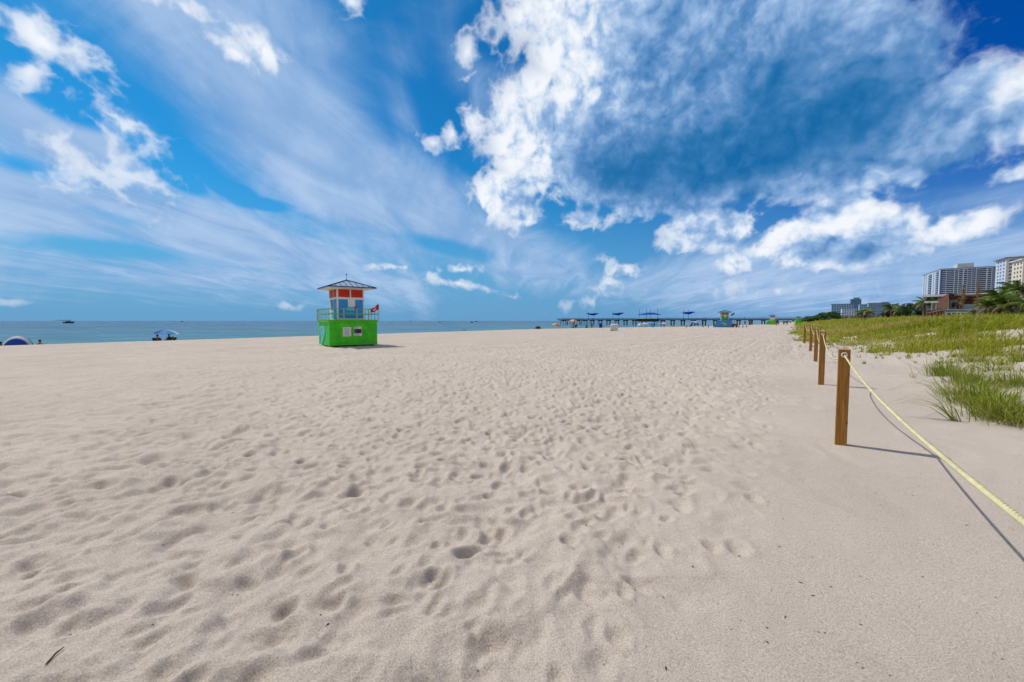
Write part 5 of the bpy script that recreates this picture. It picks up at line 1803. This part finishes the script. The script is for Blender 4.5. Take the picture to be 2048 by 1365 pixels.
def palm(label, px, ytop, depth, size, nf, ndry, seed, lean=0.0):
    """Crown centre at the photo spot; the trunk runs down to the ground behind the dune."""
    rng = random.Random(seed)
    c = at(px, ytop, depth)
    gz = H(c.x, c.y)
    t = thing('palm_tree', label, 'palm tree', (c.x, c.y, gz), 0, 'palms behind the dune')
    hgt = max(c.z - gz, .5)
    m = MB()
    pts = [(lean * (1 - u) ** 2, 0, -.3 + (hgt + .3) * u) for u in np.linspace(0, 1, 9)]
    m.tube(pts, [.20 * size / 3 * (1.25 - .45 * u + .03 * (i % 2)) + .04 for i, u in enumerate(np.linspace(0, 1, 9))], 8)
    m.build('trunk', mat('palm_bark', (.16, .12, .09), rough=.9, var=.3, scale=5), t, True)
    for k in range(nf + ndry):
        dry = k >= nf
        o = link('frond', FRD if dry else FR[k % 3], None, t)
        el = rng.uniform(-.75, -.25) if dry else rng.uniform(-.25, .95)
        o.location = (0, 0, hgt)
        s = size * rng.uniform(.8, 1.1)
        o.scale = (s, s, s)
        o.rotation_euler = (rng.uniform(-.3, .3), -el, k * 2.399 + rng.uniform(-.2, .2))
    return t
palm('tall dark palm with a full crown, topmost of the group at the right edge', 2036, 583, 62, 3.3, 20, 3, 1)
palm('palm with drooping pale fronds left of the tallest right palm', 1998, 598, 62, 2.6, 15, 6, 2)
palm('low spreading palm in front of the restaurant right corner', 1978, 612, 56, 2.4, 14, 7, 3)
palm('low palm between the two drooping ones and the right photo edge', 2016, 610, 54, 2.6, 15, 7, 4)
palm('low broad palm at the right photo edge under the tallest one', 2052, 608, 52, 2.8, 15, 6, 5)
palm('small palm alone in front of the far hotels', 1730, 625, 105, 2.6, 15, 5, 6)
palm('small yellowish palm on the hedge, left one of the middle palms', 1783, 617, 108, 2.9, 15, 4, 7)
palm('palm on the hedge nearer the restaurant, tallest of the middle palms', 1849, 606, 90, 2.6, 15, 5, 8)
palm('pale palm between the hedge and the dark green bush', 1803, 618, 100, 2.7, 13, 6, 9)
# ------------------------------------------------------------------ buildings
WALLW = mat('shade_blued_white_render', (.46, .55, .68), rough=.8, var=.06, scale=.08)  # white walls, with the bluish cast of shade put into the colour
WALLG = mat('grey_render', (.52, .55, .60), rough=.8, var=.06, scale=.08)
WALLC = mat('cream_render', (.64, .58, .47), rough=.8, var=.05, scale=.08)
WALLB = mat('shade_blue_render', (.22, .38, .55), rough=.8, var=.08, scale=.08)  # blue of the shaded far walls is put into this colour
GLASSD = mat('tower_glass', (.018, .035, .085), rough=.3, spec=.3, var=.5, scale=.3)
SHADEW = mat('recess_shade_wall', (.05, .075, .13), rough=.7, var=.25, scale=.2)  # dark colour stands for the shade inside balconies and openings
ROOFG = mat('grey_roof_edge', (.20, .22, .26), rough=.7)

class Block:
    """A slab block in its own frame: x inland along the facing front, y along the beach, corner nearest the sea at the origin."""
    def __init__(s, label, px, depth, name='apartment_block', group='apartment towers behind the beach'):
        p = at(px, 642, depth)
        s.root = thing(name, label, 'apartment building', (p.x, p.y, 0), BEACH_ROT, group)
        s.depth = depth; s.k = depth / FPX
        s.nw = 0; s.rest = []
        s.win_me = {}
    def z(s, py): return CAM_H + (642 - py) * s.k
    def volume(s, name, x0, x1, y0, y1, z0, z1, m):
        b = MB(); b.box(x0, x1, y0, y1, z0, z1); return b.build(name, m, s.root)
    def window(s, face, u, z, w, h, m=GLASSD, off=0.0):
        """face 'f': on the plane y=off, u along x; face 's': on the plane x=off, u along y."""
        key = (face, round(w, 2), round(h, 2))
        if s.nw < 92:
            if key not in s.win_me:
                b = MB()
                if face == 'f': b.box(-w / 2, w / 2, -.06, .1, -h / 2, h / 2)
                else: b.box(-.06, .1, -w / 2, w / 2, -h / 2, h / 2)
                o = b.build('window', m, s.root); s.win_me[key] = o.data
            else:
                o = link('window', s.win_me[key], None, s.root)
            o.location = (u, off, z) if face == 'f' else (off, u, z)
            s.nw += 1
        else:
            if face == 'f': s.rest.append((u - w / 2, u + w / 2, off - .06, off + .1, z - h / 2, z + h / 2))
            else: s.rest.append((off - .06, off + .1, u - w / 2, u + w / 2, z - h / 2, z + h / 2))
    def done(s):
        if s.rest:
            b = MB()
            for q in s.rest: b.box(*q)
            o = b.build('window', GLASSD, s.root)
            tag(o, kind='stuff')
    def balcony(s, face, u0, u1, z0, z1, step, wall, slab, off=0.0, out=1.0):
        """A flat dark strip, coloured for the shade of recessed balconies, with a pale slab and rail at every floor."""
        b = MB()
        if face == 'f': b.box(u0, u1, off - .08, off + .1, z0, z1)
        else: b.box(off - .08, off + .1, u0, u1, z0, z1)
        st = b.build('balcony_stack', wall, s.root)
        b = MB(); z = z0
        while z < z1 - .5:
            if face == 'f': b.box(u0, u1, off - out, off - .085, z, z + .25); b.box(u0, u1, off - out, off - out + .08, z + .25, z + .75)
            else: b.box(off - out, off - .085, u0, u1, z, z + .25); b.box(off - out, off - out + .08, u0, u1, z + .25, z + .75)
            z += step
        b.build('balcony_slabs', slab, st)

def span(px, depth_pt, corner_px, depth, along):
    """Length along the facing front ('f') or the receding side ('s') that reaches a photo column."""
    X = (corner_px - 1024) / FPX * depth; u = (px - 1024) / FPX
    if along == 'f': return (u * depth - X) / (.8135 + .5815 * u)
    return (u * depth - X) / (.5815 - .8135 * u)

# the long grey and white block
D1 = 640.0
A = Block('long white and blue apartment block with dark balcony stacks, left of the cream one', 1875, D1)
fx = lambda px: span(px, 0, 1875, D1, 'f')
sy = lambda px: span(px, 0, 1875, D1, 's')
ZT = A.z(540.5)
W1 = fx(1992); S1 = sy(1841)
A.volume('wall', 0, W1, 0, S1, -2, ZT, WALLW)
A.volume('parapet', -.4, W1, -.4, S1, ZT + .01, ZT + 1.2, ROOFG)
A.volume('penthouse', fx(1912), fx(1945), 8, 30, ZT + 1.21, ZT + 1.2 + 9 * A.k, WALLG)
step = 3.0
nfl = int((ZT - 4) / step)
cols = [1883.5, 1892, 1899.5, 1916.5, 1934, 1942.5, 1963, 1982.5]
stacks = [(1905, 1911), (1923, 1929), (1948, 1960), (1970, 1977)]
for i in range(nfl):
    z = ZT - 2.0 - step * i
    for p in cols:
        A.window('f', fx(p), z, 4.0, 1.9)
        
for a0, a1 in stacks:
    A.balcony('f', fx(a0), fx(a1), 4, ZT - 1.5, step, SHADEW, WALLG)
A.balcony('f', fx(1876), fx(1880), 4, ZT - 1.0, step, mat('deep_blue_recess_shade', (.03, .06, .20), rough=.5), WALLB)  # recess shade put into the deep blue strip
for i in range(nfl):
    z = ZT - 2.0 - step * i
    for p in (1844, 1848, 1863, 1867.5):
        A.window('s', sy(p), z, 6.0, 1.6)
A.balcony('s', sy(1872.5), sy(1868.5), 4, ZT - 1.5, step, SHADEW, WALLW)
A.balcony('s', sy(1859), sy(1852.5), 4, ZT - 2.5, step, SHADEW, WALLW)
A.done()

D2 = 345.0
Bk = Block('cream and white apartment block with a dark flat roof edge at the right', 2006, D2)
fx = lambda px: span(px, 0, 2006, D2, 'f')
sy = lambda px: span(px, 0, 2006, D2, 's')
ZT = Bk.z(518.5)
W2, S2 = fx(2120), sy(1985.5)
Bk.volume('wall', 0, W2, 0, S2, -2, ZT, WALLC)
Bk.volume('side_cladding', -.12, -.004, .0, S2, -2, ZT - .02, WALLW)
Bk.volume('roof', -1.6, W2 + 1, -1.6, S2 + 1, ZT + .01, ZT + .9, ROOFG)
nfl = int((ZT - 4) / 3.0)
for i in range(nfl):
    z = ZT - 2.2 - 3.0 * i
    for p in (2014, 2018, 2022, 2026): Bk.window('f', fx(p), z, 1.25, 1.5)
    Bk.window('f', fx(2036), z, 1.5, 1.5)
    for p in (1990.5, 1995.5, 2001.5): Bk.window('s', sy(p), z, 2.4, 1.4, off=-.12)
b = MB(); 
for i in range(nfl):
    z = ZT - 3.3 - 3.0 * i
    b.box(fx(2012.5), fx(2028), -1.0, -.01, z, z + .2); b.box(fx(2012.5), fx(2028), -1.0, -.92, z + .2, z + .9)
b.build('balcony_slabs', WALLW, Bk.root)
Bk.done()

D3 = 285.0
Cb = Block('pale cream tower cut by the right photo edge', 2039, D3)
fx = lambda px: span(px, 0, 2039, D3, 'f')
ZT = Cb.z(521)
Cb.volume('wall', 0, 30, 0, 18, -2, ZT, WALLC)
Cb.volume('roof', -1.2, 31, -1.2, 19, ZT + .01, ZT + .8, WALLW)
for i in range(int((ZT - 4) / 3.0)):
    for u in (2.2, 6, 10): Cb.window('f', u, ZT - 2.2 - 3 * i, 1.8, 1.5)
    for u in (3, 8, 13): Cb.window('s', u, ZT - 2.2 - 3 * i, 2.0, 1.5)
Cb.done()

# far hotels beyond the bushes, the blue of shade put into their wall colours
def far_block(label, px0, px1, ytop, depth, floors, wall, cols_, side_px=None, top=None):
    K = Block(label, px0, depth, 'far_hotel', 'far hotels down the beach')
    w = span(px1, 0, px0, depth, 'f')
    zt = K.z(ytop)
    K.volume('wall', 0, w, 0, 24, -2, zt, wall)
    K.volume('roof', -.6, w + .6, -.6, 24.6, zt + .01, zt + 1.0, ROOFG)
    st = (zt - 3) / floors
    for i in range(floors):
        for c in range(cols_):
            K.window('f', w * (c + .5) / cols_, zt - st * (i + .5), w / cols_ * .55, st * .5)
    if top:
        t0, t1, y = top
        K.volume('roof_housing', w * t0, w * t1, 4, 16, zt + 1.01, K.z(y), wall)
    K.done()
    return K
far_block('low wide pale far hotel, leftmost of the far group above the bushes', 1662, 1706, 609.5, 900, 10, WALLB, 9)
far_block('tall narrow blue grey far tower with a stepped top', 1700, 1721, 600, 1050, 14, mat('shade_blue_grey_render', (.10, .22, .34), rough=.6, var=.1, scale=.05), 5, top=(.3, .85, 596))
far_block('front white far hotel block just above the brush', 1683, 1712, 618, 800, 8, WALLW, 6)
far_block('pale link block between the far tower and the striped far hotel', 1718, 1738, 610, 950, 9, WALLB, 5)
far_block('striped far hotel with white uprights and a round roof house', 1736, 1778, 607.5, 850, 11, mat('shade_blue_striped_render', (.20, .32, .50), rough=.7, var=.1, scale=.05), 11, top=(.62, .95, 605))
far_block('low far block at the right end of the far group', 1776, 1796, 609.5, 980, 9, WALLB, 4)

# ------------------------------------------------------------------ beach restaurant
D5 = 86.0
k5 = D5 / FPX
c5 = at(1885, 642, D5)
g5 = H(c5.x, c5.y)
AZ5 = math.atan2(c5.x, c5.y); R5 = math.hypot(c5.x, c5.y)
rest = thing('beach_restaurant', 'white beach restaurant with a brown slatted wooden canopy behind the dune', 'restaurant', (c5.x, c5.y, 0), -AZ5)
def T5(px, d):
    u = (px - 1024) / FPX
    return (R5 + d) / (u * math.sin(AZ5) + math.cos(AZ5))
def X5(px, d=0.0):
    u = (px - 1024) / FPX
    return T5(px, d) * (u * math.cos(AZ5) - math.sin(AZ5))
Z5 = lambda py, d=0.0, px=1915: CAM_H + (642 - py) / FPX * T5(px, d)
RW = mat('restaurant_white', (.66, .66, .64), rough=.7)
RB = mat('brown_cladding', (.15, .065, .042), rough=.7, var=.3, scale=2.0)
RBL = mat('brown_batten', (.34, .18, .13), rough=.7, var=.2)
RG = mat('pale_glass_panel', (.28, .36, .38), rough=.15, spec=.5)
RBLU = mat('blue_strip', (.10, .20, .30), rough=.5)
def vol(name, x0, x1, d0, d1, y0, y1, m, parent=rest):
    """Box between photo columns x0..x1 (at the front distance d0) and rows y0 (bottom)..y1 (top)."""
    b = MB(); b.box(X5(x0, d0), X5(x1, d0), d0, d1, Z5(y0, d0, (x0 + x1) / 2), Z5(y1, d0, (x0 + x1) / 2)); return b.build(name, m, parent)
lw = vol('left_wing_wall', 1843, 1874, 3, 13, 640, 594.5, RW)
vol('left_roof_slab', 1840, 1893, 1.5, 14, 594.0, 590.0, RW)
for a0, a1 in ((1850.5, 1857), (1865, 1871)):
    vol('window', a0, a1, 2.93, 2.995, 600.5, 595.8, GLASSD, lw)
vol('terrace_slab', 1846, 1876, .8, 2.9, 606.5, 603, RW)
for a0 in (1860, 1868.5):
    vol('column', a0, a0 + 1.8, 1.0, 1.3, 632, 606.6, RW)
vol('back_wall', 1893, 1990, 8, 9, 640, 589.5, RB)
# white roof slab and the timber canopy hanging below it
vol('main_roof_slab', 1905, 2000, -.5, 12, 589.2, 587.0, RW)
b = MB()
ZZ = Z5; Z5 = lambda py, px=1915: ZZ(py, 0, px)
xa, xb, xc = X5(1874.5), X5(1893), X5(1980)
b.add([(xa, -.2, Z5(597.5)), (xb, -1.2, Z5(588.8)), (xc, -.6, Z5(595)), (xc, 7.9, Z5(590)), (xb, 7.9, Z5(590)), (xa, 7.9, Z5(596)),
       (xa, -.2, Z5(596.6)), (xb, -1.2, Z5(587.9)), (xc, -.6, Z5(594)), (xc, 7.9, Z5(589.5)), (xb, 7.9, Z5(589.5)), (xa, 7.9, Z5(595.4))],
      [(0, 1, 4, 5), (1, 2, 3, 4), (6, 11, 10, 7), (7, 10, 9, 8), (0, 6, 7, 1), (1, 7, 8, 2), (2, 8, 9, 3), (0, 5, 11, 6), (3, 9, 10, 4), (4, 10, 11, 5)])
cn = b.build('canopy', RB, rest)
for i in range(8):
    px = 1875 + 17.5 * i / 7
    b = MB(); x = X5(px); zt = Z5(597.3 - 8.6 * i / 7); y = -.25 - .9 * i / 7
    b.box(x - .07, x + .07, y, y + .12, Z5(617.5), zt - .05); b.build('batten', RBL, cn)
Z5 = ZZ
vol('screen_wall', 1875, 1892, 4, 4.2, 620, 599, RW)
vol('fascia', 1874.5, 1893, .0, .12, 600.2, 598.0, RBL, cn)
for a0 in (1893, 1963, 1967.5):
    vol('column', a0, a0 + 1.8, .2, .45, 632, 596, RW)
vol('bar_counter', 1920, 1978, .6, 2.2, 622, 608.5, RG)
vol('glass_balustrade', 1952, 1980, .3, .42, 620, 605.5, RG)
vol('sign_board', 1906, 1914, 5, 5.2, 613, 606, mat('green_board', (.06, .30, .25)), )
vol('inner_wall', 1896, 1912, 5.3, 7.9, 620, 600, RW)
bs = vol('plinth_wall', 1888, 1972, -.6, .1, 640, 619.0, RW)
vol('blue_band', 1889, 1971, -.66, -.604, 624.2, 620.2, RBLU, bs)
for i in range(9):
    px = 1893 + 9.2 * i
    vol('opening_shade', px, px + 6.5, -.63, -.604, 632, 626.2, SHADEW, bs)  # dark panels coloured as the shade inside the plinth
b = MB(); b.hexa([(X5(1849), -1.2, Z5(627.4)), (X5(1888), -1.2, Z5(620.0)), (X5(1888), .6, Z5(620.0)), (X5(1849), .6, Z5(627.4)), (X5(1849), -1.2, Z5(626.2)), (X5(1888), -1.2, Z5(618.6)), (X5(1888), .6, Z5(618.6)), (X5(1849), .6, Z5(626.2))])
b.build('ramp', mat('pale_timber', (.36, .31, .27), rough=.8), rest)
b = MB()
for i in range(6):
    px = 1852 + 6.5 * i; yt = 626.2 - 7.4 * (px - 1849) / 39
    x = X5(px); b.box(x - .06, x + .06, -1.1, -.98, Z5(640), Z5(yt + 1.5))
b.build('ramp_struts', RBL, rest)
vol('dark_undercroft', 1852, 1887, .7, 3, 640, 621, RB)
for px, m_, lab in ((1903.5, NAVY, 'person in navy standing in the restaurant behind the plinth wall, left one'), (1913, NAVY, 'person in navy at the restaurant bar, middle one'), (1918, PALE, 'person in pale clothes at the left end of the restaurant bar')):
    person(lab, rest.matrix_basis @ Vector((X5(px, 3.0), 3.0 if px < 1915 else .3, Z5(620, 3.0))), R(170), 'stand', .2, m_, BLK, SKIN)
